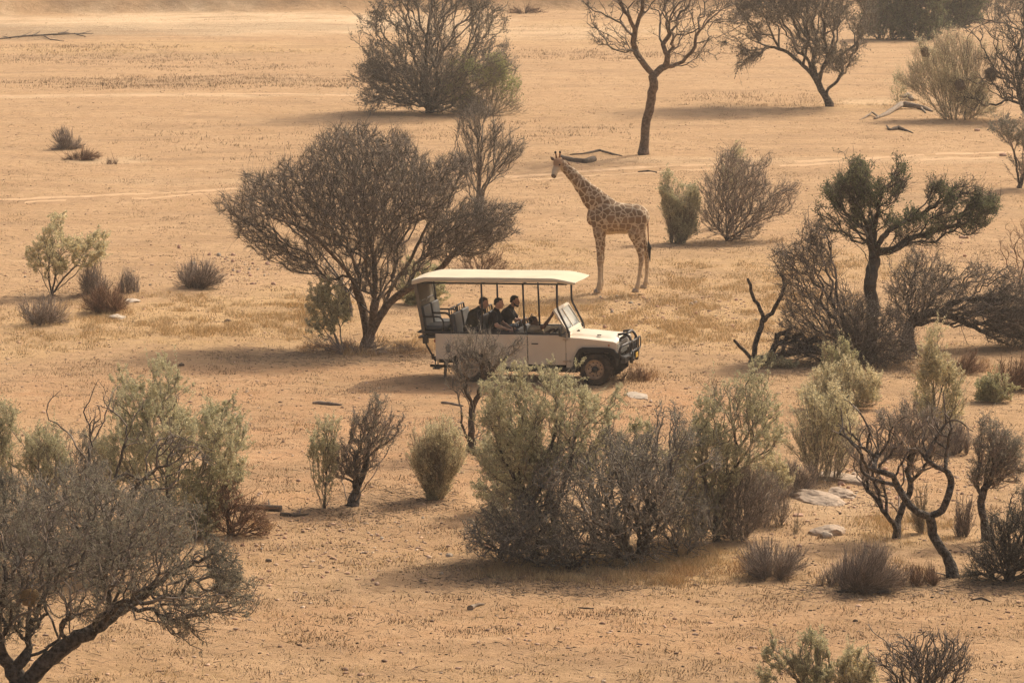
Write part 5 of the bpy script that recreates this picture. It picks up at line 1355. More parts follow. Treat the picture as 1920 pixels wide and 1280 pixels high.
    for i in range(len(xs) - 1):
        for j in range(n - 1): F.append((i * n + j, (i + 1) * n + j, (i + 1) * n + j + 1, i * n + j + 1))
    cv = P('canvas_roof', MB().poly(V, F, True), 'canvas_cream')
    md = cv.modifiers.new('t', 'SOLIDIFY'); md.thickness = .006
    md = cv.modifiers.new('s', 'SUBSURF'); md.levels = 2; md.render_levels = 2
    # rear canvas wall
    V = []; F = []
    for i, t in enumerate(np.linspace(0, 1, 6)):
        x = -4.06 + .20 * t; z = 2.24 - 1.16 * t
        for y in np.linspace(-.79, .79, 9): V.append((x + rs.uniform(-.008, .008) * (0 < i < 5), y, z))
    for i in range(5):
        for j in range(8): F.append((i * 9 + j, (i + 1) * 9 + j, (i + 1) * 9 + j + 1, i * 9 + j + 1))
    cb = P('canvas_back', MB().poly(V, F, True).prism([(-4.07, 2.22), (-3.99, 2.22), (-3.80, 1.06), (-3.87, 1.06)], -.795, -.785), 'canvas_khaki')
    # --- raised rear deck
    P('rear_deck', MB().box((-3.98, -.76, .98), (-3.30, .76, 1.02), .008).box((-3.88, -.76, .86), (-3.78, -.60, 1.0), .01).box((-3.88, .60, .86), (-3.78, .76, 1.0), .01), 'black_steel')
    # --- seats
    def seat(x, y, z, w=.62, hoop=True, arms=False, lean=.16, bh=.46):
        s = P('seat', MB().box((x + .04, y - w / 2, z - .10), (x + .50, y + w / 2, z), .035, 3), 'vinyl_grey')
        Mx = Matrix.Translation((x, y, z)) @ Matrix.Rotation(-lean, 4, 'Y')
        P('backrest', MB().box((-.03, -w / 2, -.03), (.06, w / 2, bh), .03, 3, Mx), 'vinyl_grey', s)
        fr = MB()
        Q = lambda px, py, pz: Mx @ Vector((px, py, pz))
        if hoop:
            fr.tube([Q(-.045, -w / 2 + .01, -.20), Q(-.045, -w / 2 + .01, bh + .11), Q(-.045, w / 2 - .01, bh + .11), Q(-.045, w / 2 - .01, -.20)], .019, 8, .05)
            for k in (-.12, .12): fr.tube([Q(-.045, k, bh - .02), Q(-.045, k, bh + .11)], .010, 6)
        if arms:
            for sy in (-1, 1):
                yy = y + sy * (w / 2 + .02)
                fr.tube([(x - .06, yy, z + .20), (x + .36, yy, z + .20), (x + .44, yy, z + .12), (x + .44, yy, z - .22)], .019, 8, .08)
        fr.box((x, y - w / 2 + .02, z - .22), (x + .46, y - w / 2 + .05, z - .10), .005).box((x, y + w / 2 - .05, z - .22), (x + .46, y + w / 2 - .02, z - .10), .005)
        P('seat_frame', fr, 'black_steel', s)
    for y in (-.37, .37):
        seat(-3.86, y, 1.25, arms=True, bh=.42)
        seat(-3.16, y, 1.04, arms=False, bh=.48)
        seat(-2.52, y, 1.00, bh=.48)
        seat(-1.70, y, .78, bh=.42, lean=.22)
    P('riser', MB().box((-3.20, -.74, .74), (-2.66, .74, .88)).box((-2.56, -.74, .74), (-2.04, .74, .84)).box((-1.72, -.74, .46), (-1.20, .74, .62)), 'dark_void')
    # --- rear step and mud flap
    P('rear_step', MB().tube([(-3.62, -.68, .56), (-3.62, -.68, .32), (-3.62, -.44, .32), (-3.62, -.44, .56)], .014, 6).box((-3.68, -.70, .29), (-3.52, -.42, .32), .006), 'black_steel')
    P('mud_flap', MB().box((-3.40, -.80, .12), (-3.385, -.60, .46), .005), 'black_rubber')
    P('tow_ball', MB().box((-3.86, -.05, .42), (-3.58, .05, .48), .01).lathe([(0, -.04), (.03, -.02), (.03, .02), (0, .04)], (-3.84, 0, .51), 12), 'black_steel')
    # engine badge on the wing
    cu = bpy.data.curves.new('badge', 'FONT'); cu.body = 'V8i'; cu.size = .075; cu.extrude = .002
    tmp = bpy.data.objects.new('badge', cu); COL.objects.link(tmp)
    dg = bpy.context.evaluated_depsgraph_get(); me = bpy.data.meshes.new_from_object(tmp.evaluated_get(dg))
    COL.objects.unlink(tmp); bpy.data.objects.remove(tmp)
    ob = link('badge', me, M['mark_grey'], root); ob.location = (-.63, -W - .004, .50); ob.rotation_euler = (math.radians(90), 0, 0)
vehicle()
# ------------------------------------------------------------------ people in the vehicle (local axes: x forward, y left, z up)
principled('skin_fair', (.46, .27, .18), .6, .35, var=.08, scale=12)
principled('skin_dark', (.11, .058, .036), .55, .35, var=.1, scale=12)
principled('hair_black', (.020, .016, .013), .7, .3, var=.3, scale=40, bump=.6, bscale=90)
principled('hair_brown', (.07, .045, .028), .7, .3, var=.3, scale=40, bump=.6, bscale=90)
principled('tee_black', (.022, .022, .024), .9, .15, var=.25, scale=10, bump=.4, bscale=14)
principled('jacket_green', (.045, .047, .036), .9, .15, var=.25, scale=9, bump=.4, bscale=12)
principled('shirt_khaki', (.33, .27, .18), .9, .15, var=.12, scale=9, bump=.4, bscale=12)
principled('jeans_blue', (.09, .115, .15), .9, .15, var=.2, scale=9, bump=.3, bscale=14)
principled('shorts_dark', (.05, .05, .055), .9, .15, var=.2, scale=9)
principled('phone_black', (.02, .02, .022), .3, .5)

def person(label, hip, chest, neck, head, face=(1, 0, -.05), arms=None, legs=None, skin='skin_fair', hair='hair_black', shirt='tee_black', trousers='shorts_dark',
           sleeve='short', legcover='short', beard=False):
    """all points vehicle-local; arms/legs: list of (joint1, joint2, joint3) for each side, -1 then +1"""
    H = np.array(hip, float)
    v = lambda p: np.array(p, float) - H
    ch, nk, hd = v(chest), v(neck), v(head)
    f = np.array(face, float); f /= np.linalg.norm(f); up = np.array([0, 0, 1.0]); lf = np.cross(up, f); lf /= np.linalg.norm(lf); u2 = np.cross(f, lf)
    Rm = np.stack([f, lf, u2], 0)      # rows: local axes
    def hp(a, b, c): return hd + f * a + lf * b + u2 * c
    body = []
    hipw = .10; shw = .165
    C = lambda *a: body.append(('c',) + a)
    C((-.01, -.06, 0), (-.01, .06, 0), .12, .12)
    mid = ch * .5
    C((0, 0, .02), mid, .115, .115, 1.25); C(mid, ch, .115, .135, 1.30); 
    shl = []
    for i, s in enumerate((-1, 1)):
        sh = ch + (nk - ch) * .42 + np.array([0, s * shw, 0]); shl.append(sh)
        C(ch + (nk - ch) * .3 + np.array([0, s * .05, 0]), sh, .085, .062)
    C(ch + (nk - ch) * .5, nk, .085, .055); C(nk, hp(-.02, 0, -.06), .055, .052)
    n_t = len(body)
    arms = arms or []; legs = legs or []
    ua = []; fa = []
    for sh, (el, wr, dr) in zip(shl, arms):
        el, wr = v(el), v(wr); d = np.array(dr, float); d /= np.linalg.norm(d)
        C(sh, el, .052, .040); ua.append(len(body) - 1)
        C(el, el + (wr - el) * .35, .040, .041); C(el + (wr - el) * .35, wr, .041, .026); fa.append(len(body) - 1)
        # palm, four fingers, thumb
        sd = np.cross(d, (0, 0, 1.0)); sd = sd / (np.linalg.norm(sd) + 1e-9); dn = np.cross(d, sd); dn /= np.linalg.norm(dn)
        if dn[2] > 0: dn = -dn
        pm = wr + d * .075
        C(wr, pm, .026, .034)
        for q, (o, L) in enumerate(zip((-.030, -.010, .010, .029), (.060, .072, .068, .052))):
            a = pm + sd * o + d * .01; b = a + d * L * .55 + dn * .010; c = b + d * L * .25 + dn * L * .45
            C(a, b, .0105, .0095); C(b, c, .0095, .0080)
        a = wr + d * .03 + sd * .028; b = a + d * .035 + sd * .025 + dn * .01; C(a, b, .013, .011); C(b, b + d * .028 + dn * .012, .011, .009)
    lg = []
    for s, (kn, an, toe) in zip((-1, 1), legs):
        kn, an, toe = v(kn), v(an), v(toe)
        C((0.02, s * .09, -.01), kn, .085, .058); lg.append(len(body) - 1)
        C(kn, kn + (an - kn) * .35, .056, .055); C(kn + (an - kn) * .35, an, .055, .036)
        C(an + np.array([-.03, 0, -.03]), toe, .042, .034)
    # head
    body.append(('e', hp(-.012, 0, .03), (.100, .078, .098), Rm)); body.append(('e', hp(.030, 0, -.035), (.062, .056, .072), Rm))
    C(hp(.02, 0, -.07), hp(.062, 0, -.092), .042, .024)
    C(hp(.086, 0, .012), hp(.110, 0, -.022), .010, .013)
    C(hp(.084, 0, -.054), hp(.088, 0, -.056), .014, .013)
    C(hp(.078, -.025, .028), hp(.078, .025, .028), .012, .012)
    for s in (-1, 1): body.append(('e', hp(-.012, s * .080, -.002), (.020, .010, .032), Rm))
    M4 = Matrix.Translation(Vector(VO)) @ Matrix.Rotation(-VA, 4, 'Z') @ Matrix.Rotation(V_PITCH, 4, 'Y') @ Matrix.Translation(Vector(H))
    root = empty('person', (0, 0, 0)); root.matrix_world = M4
    tag(root, label, 'person', 'people riding in the open vehicle')
    h = .0095
    me, V = sdf_mesh('body', body, h, .030); link('body', me, MATS[skin], root)
    # shirt
    g = []
    off = .014
    for p in body[:n_t - 1]: g.append((p[0], p[1], p[2], p[3] + off, p[4] + off) + tuple(p[5:]))
    for i in ua:
        p = body[i]; e = p[1] + (p[2] - p[1]) * (.62 if sleeve == 'short' else 1.0)
        g.append(('c', p[1], e, p[3] + off, p[4] + off + .006))
        if sleeve == 'long':
            q = body[i + 2]; g.append(('c', p[2], q[2] - (q[2] - q[1]) * .1, .052, .038))
    me, _ = sdf_mesh('shirt', g, .0125, .035); link('shirt', me, MATS[shirt], root)
    g = [('c', (-.01, -.06, 0), (-.01, .06, 0), .134, .134)]
    for i in lg:
        p = body[i]; p1 = np.array(p[1], float); e = p1 + (p[2] - p1) * (.8 if legcover == 'short' else 1.0)
        g.append(('c', p1, e, .100, .082 if legcover == 'short' else .072))
        if legcover == 'long': g.append(('c', body[i + 2][1] * 0 + p[2], body[i + 2][2], .070, .055))
    me, _ = sdf_mesh('trousers' if legcover == 'long' else 'shorts', g, .0135, .03); link(me.name.split('.')[0], me, MATS[trousers], root)
    # hair: cap over the back and top of the skull
    g = [('e', hp(-.028, 0, .045), (.094, .0815, .090), Rm), ('c', hp(.040, -.03, .095), hp(.040, .03, .095), .020, .020), ('c', hp(-.085, -.04, -.01), hp(-.085, .04, -.01), .03, .03)]
    me, _ = sdf_mesh('hair', g, .009, .02); link('hair', me, MATS[hair], root)
    if beard:
        g = [('c', hp(.020, -.045, -.075), hp(.066, 0, -.098), .022, .024), ('c', hp(.020, .045, -.075), hp(.066, 0, -.098), .022, .024), ('c', hp(-.01, -.062, -.03), hp(.020, -.045, -.075), .014, .02), ('c', hp(-.01, .062, -.03), hp(.020, .045, -.075), .014, .02)]
        me, _ = sdf_mesh('beard', g, .008, .015); link('beard', me, MATS[hair], root)
    for s in (-1, 1):
        mb = MB().lathe([(0, -.008), (.007, -.005), (.009, 0), (.007, .005), (0, .008)], tuple(float(x) for x in hp(.076, s * .030, .010)), 8); mb.build('eye', MATS['hair_black'], root)
    return root

def people():
    person('man in dark green jacket leaning forward, hindmost rider in the open vehicle', (-2.90, -.36, 1.15), (-2.80, -.36, 1.44), (-2.68, -.36, 1.60), (-2.575, -.36, 1.725), (1, -.05, -.18),
           arms=[((-2.62, -.56, 1.28), (-2.42, -.44, 1.20), (1, .3, -.1)), ((-2.62, -.14, 1.28), (-2.42, -.26, 1.20), (1, -.3, -.1))],
           legs=[((-2.50, -.45, 1.12), (-2.58, -.45, .80), (-2.46, -.45, .77)), ((-2.50, -.27, 1.12), (-2.58, -.27, .80), (-2.46, -.27, .77))],
           hair='hair_brown', shirt='jacket_green', sleeve='long', legcover='long', trousers='shorts_dark')
    person('clean shaven man in black t-shirt and shorts riding right in front of the jacketed man', (-2.36, -.36, 1.10), (-2.34, -.36, 1.40), (-2.30, -.36, 1.58), (-2.235, -.36, 1.715), (1, -.08, -.08),
           arms=[((-2.24, -.60, 1.26), (-2.02, -.50, 1.16), (1, .3, -.1)), ((-2.22, -.12, 1.26), (-2.00, -.24, 1.16), (1, -.3, -.1))],
           legs=[((-1.94, -.46, 1.10), (-1.92, -.46, .68), (-1.80, -.46, .62)), ((-1.94, -.26, 1.10), (-1.92, -.26, .68), (-1.80, -.26, .62))], shirt='tee_black')
    person('bearded man in black t-shirt and blue jeans holding a phone in front of him', (-2.28, .36, 1.10), (-2.22, .36, 1.39), (-2.13, .36, 1.56), (-2.04, .36, 1.685), (1, -.05, -.12),
           arms=[((-1.98, .20, 1.27), (-1.76, .18, 1.30), (1, .1, .25)), ((-2.02, .60, 1.24), (-1.84, .50, 1.16), (1, -.2, 0))],
           legs=[((-1.86, .26, 1.10), (-1.86, .26, .68), (-1.74, .26, .62)), ((-1.86, .46, 1.10), (-1.86, .46, .68), (-1.74, .46, .62))], trousers='jeans_blue', legcover='long', beard=True)
    person('dark skinned driver in khaki shirt reaching one arm up to the top of the windscreen', (-1.42, -.40, .94), (-1.45, -.40, 1.12), (-1.465, -.40, 1.22), (-1.45, -.40, 1.325), (1, .05, -.02),
           arms=[((-1.19, -.60, 1.24), (-1.01, -.57, 1.49), (.45, .2, .9)), ((-1.26, -.16, 1.02), (-1.10, -.26, 1.14), (1, -.2, .1))],
           legs=[((-.98, -.46, .92), (-.92, -.46, .58), (-.78, -.46, .54)), ((-.98, -.26, .92), (-.92, -.26, .58), (-.78, -.26, .54))], skin='skin_dark', shirt='shirt_khaki', trousers='shorts_dark', legcover='long')
    # phone in the bearded man's hand
    ph = MB().box((-.006, -.038, -.075), (.006, .038, .075), .004).build('phone', MATS['phone_black'], None)
    p = vworld((-1.655, .20, 1.365)); ph.location = p; ph.rotation_euler = (0, math.radians(20), -VA)
    tag(ph, 'small black phone held up by the bearded man', 'phone')
people()
# ------------------------------------------------------------------ giraffe (local: head towards -x, y away from the hill, z up)
def giraffe_mat():
    m = bpy.data.materials.new('giraffe_coat'); m.use_nodes = True; nt = m.node_tree; N = nt.nodes; L = nt.links
    b = N['Principled BSDF']; b.inputs['Roughness'].default_value = .8; b.inputs['Specular IOR Level'].default_value = .2
    tc = N.new('ShaderNodeTexCoord')
    nz = N.new('ShaderNodeTexNoise'); nz.inputs['Scale'].default_value = 6; L.new(tc.outputs['Object'], nz.inputs['Vector'])
    sb = N.new('ShaderNodeVectorMath'); sb.operation = 'SUBTRACT'; sb.inputs[1].default_value = (.5, .5, .5); L.new(nz.outputs['Color'], sb.inputs[0])
    sc = N.new('ShaderNodeVectorMath'); sc.operation = 'SCALE'; sc.inputs['Scale'].default_value = .08; L.new(sb.outputs[0], sc.inputs[0])
    ad = N.new('ShaderNodeVectorMath'); ad.operation = 'ADD'; L.new(tc.outputs['Object'], ad.inputs[0]); L.new(sc.outputs[0], ad.inputs[1])
    def vor(scale):
        v = N.new('ShaderNodeTexVoronoi'); v.feature = 'DISTANCE_TO_EDGE'; v.inputs['Scale'].default_value = scale; v.inputs['Randomness'].default_value = .85
        L.new(ad.outputs[0], v.inputs['Vector']); return v.outputs['Distance']
    def rng(s, a, bb, c=0, d=1):
        r = N.new('ShaderNodeMapRange'); r.inputs[1].default_value = a; r.inputs[2].default_value = bb; r.inputs[3].default_value = c; r.inputs[4].default_value = d
        L.new(s, r.inputs[0]); return r.outputs[0]
    va = N.new('ShaderNodeAttribute'); va.attribute_name = 'coat'
    sp = N.new('ShaderNodeSeparateColor'); L.new(va.outputs['Color'], sp.inputs[0])
    big = rng(vor(6.3), .05, .10); sm = rng(vor(8.0), .06, .11)
    mx = N.new('ShaderNodeMix'); mx.data_type = 'FLOAT'; L.new(sp.outputs[1], mx.inputs[0]); L.new(big, mx.inputs[2]); L.new(sm, mx.inputs[3])
    ml = N.new('ShaderNodeMath'); ml.operation = 'MULTIPLY'; L.new(mx.outputs[0], ml.inputs[0]); L.new(sp.outputs[0], ml.inputs[1])
    n2 = N.new('ShaderNodeTexNoise'); n2.inputs['Scale'].default_value = 5; L.new(tc.outputs['Object'], n2.inputs['Vector'])
    pc = N.new('ShaderNodeMix'); pc.data_type = 'RGBA'; pc.inputs[6].default_value = (.18, .112, .062, 1); pc.inputs[7].default_value = (.27, .17, .095, 1)
    L.new(rng(n2.outputs['Fac'], .35, .65), pc.inputs[0])
    c = N.new('ShaderNodeMix'); c.data_type = 'RGBA'; c.inputs[6].default_value = (.56, .44, .30, 1); L.new(ml.outputs[0], c.inputs[0]); L.new(pc.outputs[2], c.inputs[7])
    h = N.new('ShaderNodeMix'); h.data_type = 'RGBA'; h.inputs[7].default_value = (.36, .19, .09, 1); L.new(sp.outputs[2], h.inputs[0]); L.new(c.outputs[2], h.inputs[6])
    L.new(h.outputs[2], b.inputs['Base Color'])
    MATS['giraffe_coat'] = m
giraffe_mat()
principled('giraffe_mane', (.24, .11, .05), .9, .15, var=.3, scale=20)
principled('giraffe_black', (.025, .020, .018), .8, .2, var=.3, scale=20)
principled('giraffe_pale', (.40, .31, .22), .85, .2, var=.2, scale=14)
principled('giraffe_muzzle', (.17, .12, .09), .8, .2, var=.3, scale=20)

def giraffe():
    KS = scale_at(553)
    base = at(1165, 551)
    def G(cx, cy, y=0.0): return ((cx / 4 + 980 - 1165) / KS, y, (551.5 - (cy / 4 + 260)) / KS + .02 + (0.139 * y))
    pr = []
    def C(a, b, ra, rb, fl=1.0): pr.append(('c', G(*a), G(*b), ra / 4 / KS, rb / 4 / KS, fl))
    # trunk
    C((640, 590), (760, 600), 128, 112, .80); C((760, 600), (855, 590), 112, 92, .80); C((850, 585), (890, 590), 92, 62, .85)
    C((560, 580), (640, 600), 84, 118, .80); C((700, 575), (860, 560), 90, 68, .6)
    C((520, 610), (560, 600), 42, 70, .8)      # brisket
    C((672, 530), (600, 545), 60, 92, .6)      # withers
    # neck
    C((600, 520), (520, 440), 104, 82, .62); C((520, 440), (440, 350), 82, 57, .68); C((440, 350), (370, 270), 57, 44, .75); C((370, 270), (300, 205), 44, 36, .85)
    # head turned to the left of the hill
    C((292, 190), (260, 180), 34, 38, .95); C((262, 182, -.04), (244, 220, -.12), 34, 25, .9); C((244, 220, -.12), (233, 250, -.20), 24, 20, .95); C((233, 250, -.20), (229, 260, -.22), 20, 18, 1.0)
    C((255, 168), (285, 160), 22, 20)
    for s in (-1, 1):
        y = -.17 * s if False else s * .155
        # fore leg: shoulder, elbow, knee, fetlock, hoof
        o = 0 if s < 0 else 10
        C((565 + o, 590, y * .8), (572 + o, 700, y), 60, 42, .75); C((572 + o, 700, y), (578 + o, 800, y), 39, 28, .85); C((578 + o, 800, y), (578 + o, 905, y), 27, 21)
        C((578 + o, 900, y), (577 + o, 935, y), 22, 19); C((577 + o, 935, y), (577 + o, 1080, y), 16, 14); C((577 + o, 1080, y), (574 + o, 1110, y), 19, 20); C((574 + o, 1110, y), (563 + o, 1142, y), 18, 19)
    for s, pts in ((-1, [(862, 590), (850, 700), (885, 830), (893, 890), (880, 1010), (868, 1090), (862, 1105), (853, 1135)]), (1, [(872, 590), (862, 700), (915, 815), (932, 880), (932, 1010), (925, 1085), (922, 1100), (912, 1128)])):
        y = s * .15
        R = [78, 56, 27, 21, 13, 15, 16, 16]
        for i in range(7): C((*pts[i], y * (.8 if i == 0 else 1)), (*pts[i + 1], y), R[i], R[i + 1], .72 if i < 1 else (.8 if i < 2 else 1))
    root = empty('giraffe', base, math.radians(-4))
    tag(root, 'tall spotted giraffe standing behind the vehicle with its head turned to the left', 'giraffe')
    me, V = sdf_mesh('body', pr, .0175, .055)
    nv = len(me.vertices)
    x, y, z = V[:, 0], V[:, 1], V[:, 2]
    hx, _, hz = G(300, 190)
    a0 = np.clip((z - .45) / .75, 0, 1) ** .8
    hd = np.clip((hx + .02 - x) / .10, 0, 1) * (z > G(0, 300)[2])
    a0 = a0 * (1 - hd) * np.where((z < G(0, 690)[2]) & (x > G(620, 0)[0]) & (x < G(800, 0)[0]), .35, 1)
    leg = np.clip((G(0, 640)[2] - z) / .35, 0, 1)
    col = np.stack([a0, np.maximum(leg, np.clip((z - G(0, 330)[2]) / .3, 0, 1) * .8), hd * np.clip((z - G(0, 215)[2]) / .08, 0, 1) * .85, np.ones(nv)], 1).astype(np.float32)
    ca = me.color_attributes.new('coat', 'FLOAT_COLOR', 'POINT'); ca.data.foreach_set('color', col.ravel())
    link('body', me, MATS['giraffe_coat'], root)
    # mane
    pts = [(296, 158), (330, 190), (380, 240), (440, 302), (500, 356), (548, 388), (596, 430), (630, 462)]
    mp = [('c', G(*a), G(*b), .046, .046, .4) for a, b in zip(pts[:-1], pts[1:])]
    me, _ = sdf_mesh('mane', mp, .012, .02); link('mane', me, MATS['giraffe_mane'], root)
    # tail and tuft
    tp = [(930, 572), (938, 620), (941, 700), (944, 780)]
    t = MB().tube([G(*p) for p in tp], [.034, .020, .014, .012], 8); tl = t.build('tail', MATS['giraffe_mane'], root)
    me, _ = sdf_mesh('tuft', [('c', G(944, 775), G(951, 815), .020, .050), ('c', G(951, 815), G(952, 860), .050, .036), ('c', G(952, 860), G(957, 925), .034, .008)], .011, .02)
    link('tuft', me, MATS['giraffe_black'], tl)
    # ears, horns, eyes, muzzle
    for (a, b) in (((232, 162), (203, 134)), ((286, 156), (312, 136))):
        me, _ = sdf_mesh('ear', [('c', G(*a, -.02), G((a[0] + b[0]) / 2, (a[1] + b[1]) / 2, -.03), .020, .042, .5), ('c', G((a[0] + b[0]) / 2, (a[1] + b[1]) / 2, -.03), G(*b, -.03), .042, .016, .5)], .009, .02)
        link('ear', me, MATS['giraffe_muzzle'], root)
    for (a, b) in (((248, 150), (238, 100)), ((268, 148), (273, 98))):
        t = MB().tube([G(*a), G((a[0] + b[0]) / 2, (a[1] + b[1]) / 2), G(*b)], [.030, .022, .022], 8); hn = t.build('horn', MATS['giraffe_mane'], root)
        me, _ = sdf_mesh('horn_tip', [('e', G(*b), (.030, .030, .038))], .009, .01); link('horn_tip', me, MATS['giraffe_black'], hn)
    for p in ((236, 184, -.10), (272, 184, -.145)):
        me, _ = sdf_mesh('eye', [('e', G(*p), (.024, .020, .024))], .007, .01); link('eye', me, MATS['giraffe_black'], root)
    me, _ = sdf_mesh('muzzle', [('c', G(233, 246, -.19), G(229, 260, -.225), .069, .066), ('c', G(236, 266, -.20), G(233, 270, -.21), .045, .045)], .011, .02); link('muzzle', me, MATS['giraffe_muzzle'], root)
    for (x0, y0, s) in ((561, 1150, -1), (571, 1150, 1), (851, 1143, -1), (910, 1136, 1)):
        p = G(x0, y0, s * .155)
        zt = p[2] + .05
        hb = MB().lathe([(0, -.045), (.078, -.045), (.085, -.03), (.062, .055), (0, .06)], (0, 0, 0), 20, Matrix.Translation((p[0] - .012, p[1], zt - .02)) @ Matrix.Rotation(math.radians(90), 4, 'X') @ Matrix.Diagonal((1.15, 1, .95, 1)))
        hb.build('hoof', MATS['giraffe_pale'], root)
giraffe()
# ------------------------------------------------------------------ rocks, logs, litter, grass
principled('rock_pale', (.42, .35, .27), .85, .25, col2=(.55, .46, .36), scale=3, bump=.6, bscale=9)
principled('rock_grey', (.36, .28, .21), .85, .25, col2=(.50, .38, .275), scale=4, bump=.8, bscale=7, dist=.05)
principled('rock_pink', (.50, .29, .20), .85, .25, col2=(.60, .40, .28), scale=5, bump=.6, bscale=12)
principled('rock_dark', (.10, .075, .055), .85, .25, col2=(.17, .12, .08), scale=5, bump=.6, bscale=12)
principled('pebble_mix', (.52, .36, .25), .85, .2, island=.45, col2=(.36, .215, .14), scale=.8)
principled('pebble_pale', (.66, .52, .38), .85, .2, island=.25, col2=(.55, .36, .25), scale=.8)
principled('crumb_dark', (.085, .060, .042), .9, .15, island=.5, col2=(.15, .10, .065), scale=1)
principled('litter_twig', (.16, .12, .085), .9, .15, island=.5, col2=(.30, .225, .155), scale=1)
principled('grass_gold', (.60, .43, .215), .8, .2, island=.3, col2=(.68, .52, .30), scale=.5)
principled('stubble', (.25, .175, .10), .9, .1, island=.4, col2=(.38, .265, .155), scale=.5)
principled('grass_rust', (.46, .29, .14), .8, .2, island=.35, col2=(.58, .41, .22), scale=.5)
principled('wood_bleached', (.33, .265, .20), .9, .2, col2=(.20, .155, .115), scale=10, bump=.7, bscale=26)
principled('wood_dark', (.075, .058, .045), .9, .2, col2=(.15, .115, .085), scale=10, bump=.7, bscale=26)
principled('straw', (.50, .36, .19), .9, .15, island=.4, col2=(.38, .26, .13), scale=3)

def rock(name, label, px, py, w, h, mat, cat='rock', seed=0, depth=.8, group=None, rot=0.0, sink=.3):
    """w,h in photo px"""
    k = scale_at(py); B = at(px, py)
    bm = bmesh.new(); bmesh.ops.create_icosphere(bm, subdivisions=4 if w > 30 else 2, radius=1)
    rs = R_(seed + 900)
    P = np.array([v.co for v in bm.verts])
    cuts = rs.normal(0, 1, (9, 3)); cuts /= np.linalg.norm(cuts, axis=1, keepdims=True)
    for c in cuts:
        d = P @ c; lim = rs.uniform(.62, .85); P -= np.outer(np.maximum(d - lim, 0), c) * .85
    P += .09 * np.stack([vnoise(P[:, 0] * 3 + i * 7, P[:, 1] * 3 + P[:, 2] * 2, seed + i) for i in range(3)], 1)
    if w > 30: P += .035 * np.stack([vnoise(P[:, 0] * 9 + i * 7, P[:, 1] * 9 + P[:, 2] * 5, seed + i) for i in range(3)], 1) + .03 * np.round(vnoise(P[:, 0] * 2 + P[:, 1] * 5, P[:, 1] * 0, seed) * 2)[:, None] * np.array([0, 0, 1])
    P *= np.array([w / k / 2, w / k / 2 * depth, h / k * .75])
    for v, p in zip(bm.verts, P): v.co = p
    for f in bm.faces: f.smooth = False
    me = bpy.data.meshes.new(name); bm.to_mesh(me); bm.free()
    o = link(name, me, MATS[mat]); o.location = (B[0], B[1] + w / k / 2 * depth * .5, B[2] + h / k * .75 * (1 - 2 * sink) * .5); o.rotation_euler = (0, 0, rot)
    tag(o, label, cat, group)
    return o

def log(name, label, base, pts, rad, mat='wood_dark', cat='log', branches=(), seed=0):
    """pts: (px,py,height m) lying at the base's distance; rad list m"""
    B = at(*base); rs = R_(seed + 70)
    def p3(q):
        g = at(q[0], q[1]); 
        return Vector((g[0], g[1], g[2] + (q[2] * .4 if len(q) > 2 else 0))) - Vector(B)
    mb = MB()
    def limb(L, R):
        P = [p3(q) for q in L]; out = []; rr = []
        for i in range(len(P) - 1):
            n = 4
            for s in range(n):
                t = s / n; c = P[i].lerp(P[i + 1], t); out.append(c + Vector(rs.normal(0, R[0] * .14, 3))); rr.append((R[i] * (1 - t) + R[i + 1] * t) * rs.uniform(.88, 1.12))
        out.append(P[-1]); rr.append(R[-1])
        mb.tube(out, rr, 9)
    limb(pts, rad)
    for L, R in branches: limb(L, R)
    o = mb.build(name, MATS[mat], None); o.location = B
    tag(o, label, cat)

def scatter_xy(rs, n, dens):
    """points on the visible plain, roughly even in the picture"""
    out = []
    while sum(len(o) for o in out) < n:
        m = n * 3
        px = rs.uniform(-60, 1980, m); py = 1300 - (1300) * rs.uniform(0, 1, m) ** .9
        a = (px - 960) / FPX; b = -(py - 640) / FPX
        t = CAMH / (SP - b * CP)
        keep = rs.uniform(0, 1, m) < dens(px, py)
        out.append(np.stack([a * t, (CP + b * SP) * t, px, py], 1)[keep])
    return np.concatenate(out)[:n]

def blobs(px, py, L):
    v = np.zeros(len(px))
    for (x, y, rx, ry, s) in L: v = np.maximum(v, s * np.clip(1.3 - ((px - x) / rx) ** 2 - ((py - y) / ry) ** 2, 0, 1))
    return v

def stones(name, label, n, dens, smin, smax, mat, seed, flat=.6):
    rs = R_(seed); Q = scatter_xy(rs, n, dens)
    bm = bmesh.new(); bmesh.ops.create_icosphere(bm, subdivisions=1, radius=1)
    bm.verts.ensure_lookup_table(); U = np.array([v.co for v in bm.verts]); F = np.array([[v.index for v in f.verts] for f in bm.faces]); bm.free()
    s = smin * (smax / smin) ** (rs.uniform(0, 1, n) ** 2.2)
    V = U[None] * rs.uniform(.6, 1.25, (n, len(U), 1)) * s[:, None, None] * np.stack([rs.uniform(.8, 1.5, n), rs.uniform(.7, 1.2, n), rs.uniform(flat * .6, flat * 1.2, n)], 1)[:, None, :]
    a = rs.uniform(0, 6.28, n); c, d = np.cos(a), np.sin(a)
    X = V[..., 0] * c[:, None] - V[..., 1] * d[:, None]; Y = V[..., 0] * d[:, None] + V[..., 1] * c[:, None]
    V = np.stack([X + Q[:, 0:1], Y + Q[:, 1:2], V[..., 2] + (height(Q[:, 0], Q[:, 1]) + s * .12)[:, None]], -1)
    Fs = F[None] + (np.arange(n) * len(U))[:, None, None]
    me = np_mesh(name, V.reshape(-1, 3), None, Fs.reshape(-1, 3))
    tag(link(name, me, MATS[mat]), label, 'stones' if 'stone' in name else 'litter', kind='stuff')

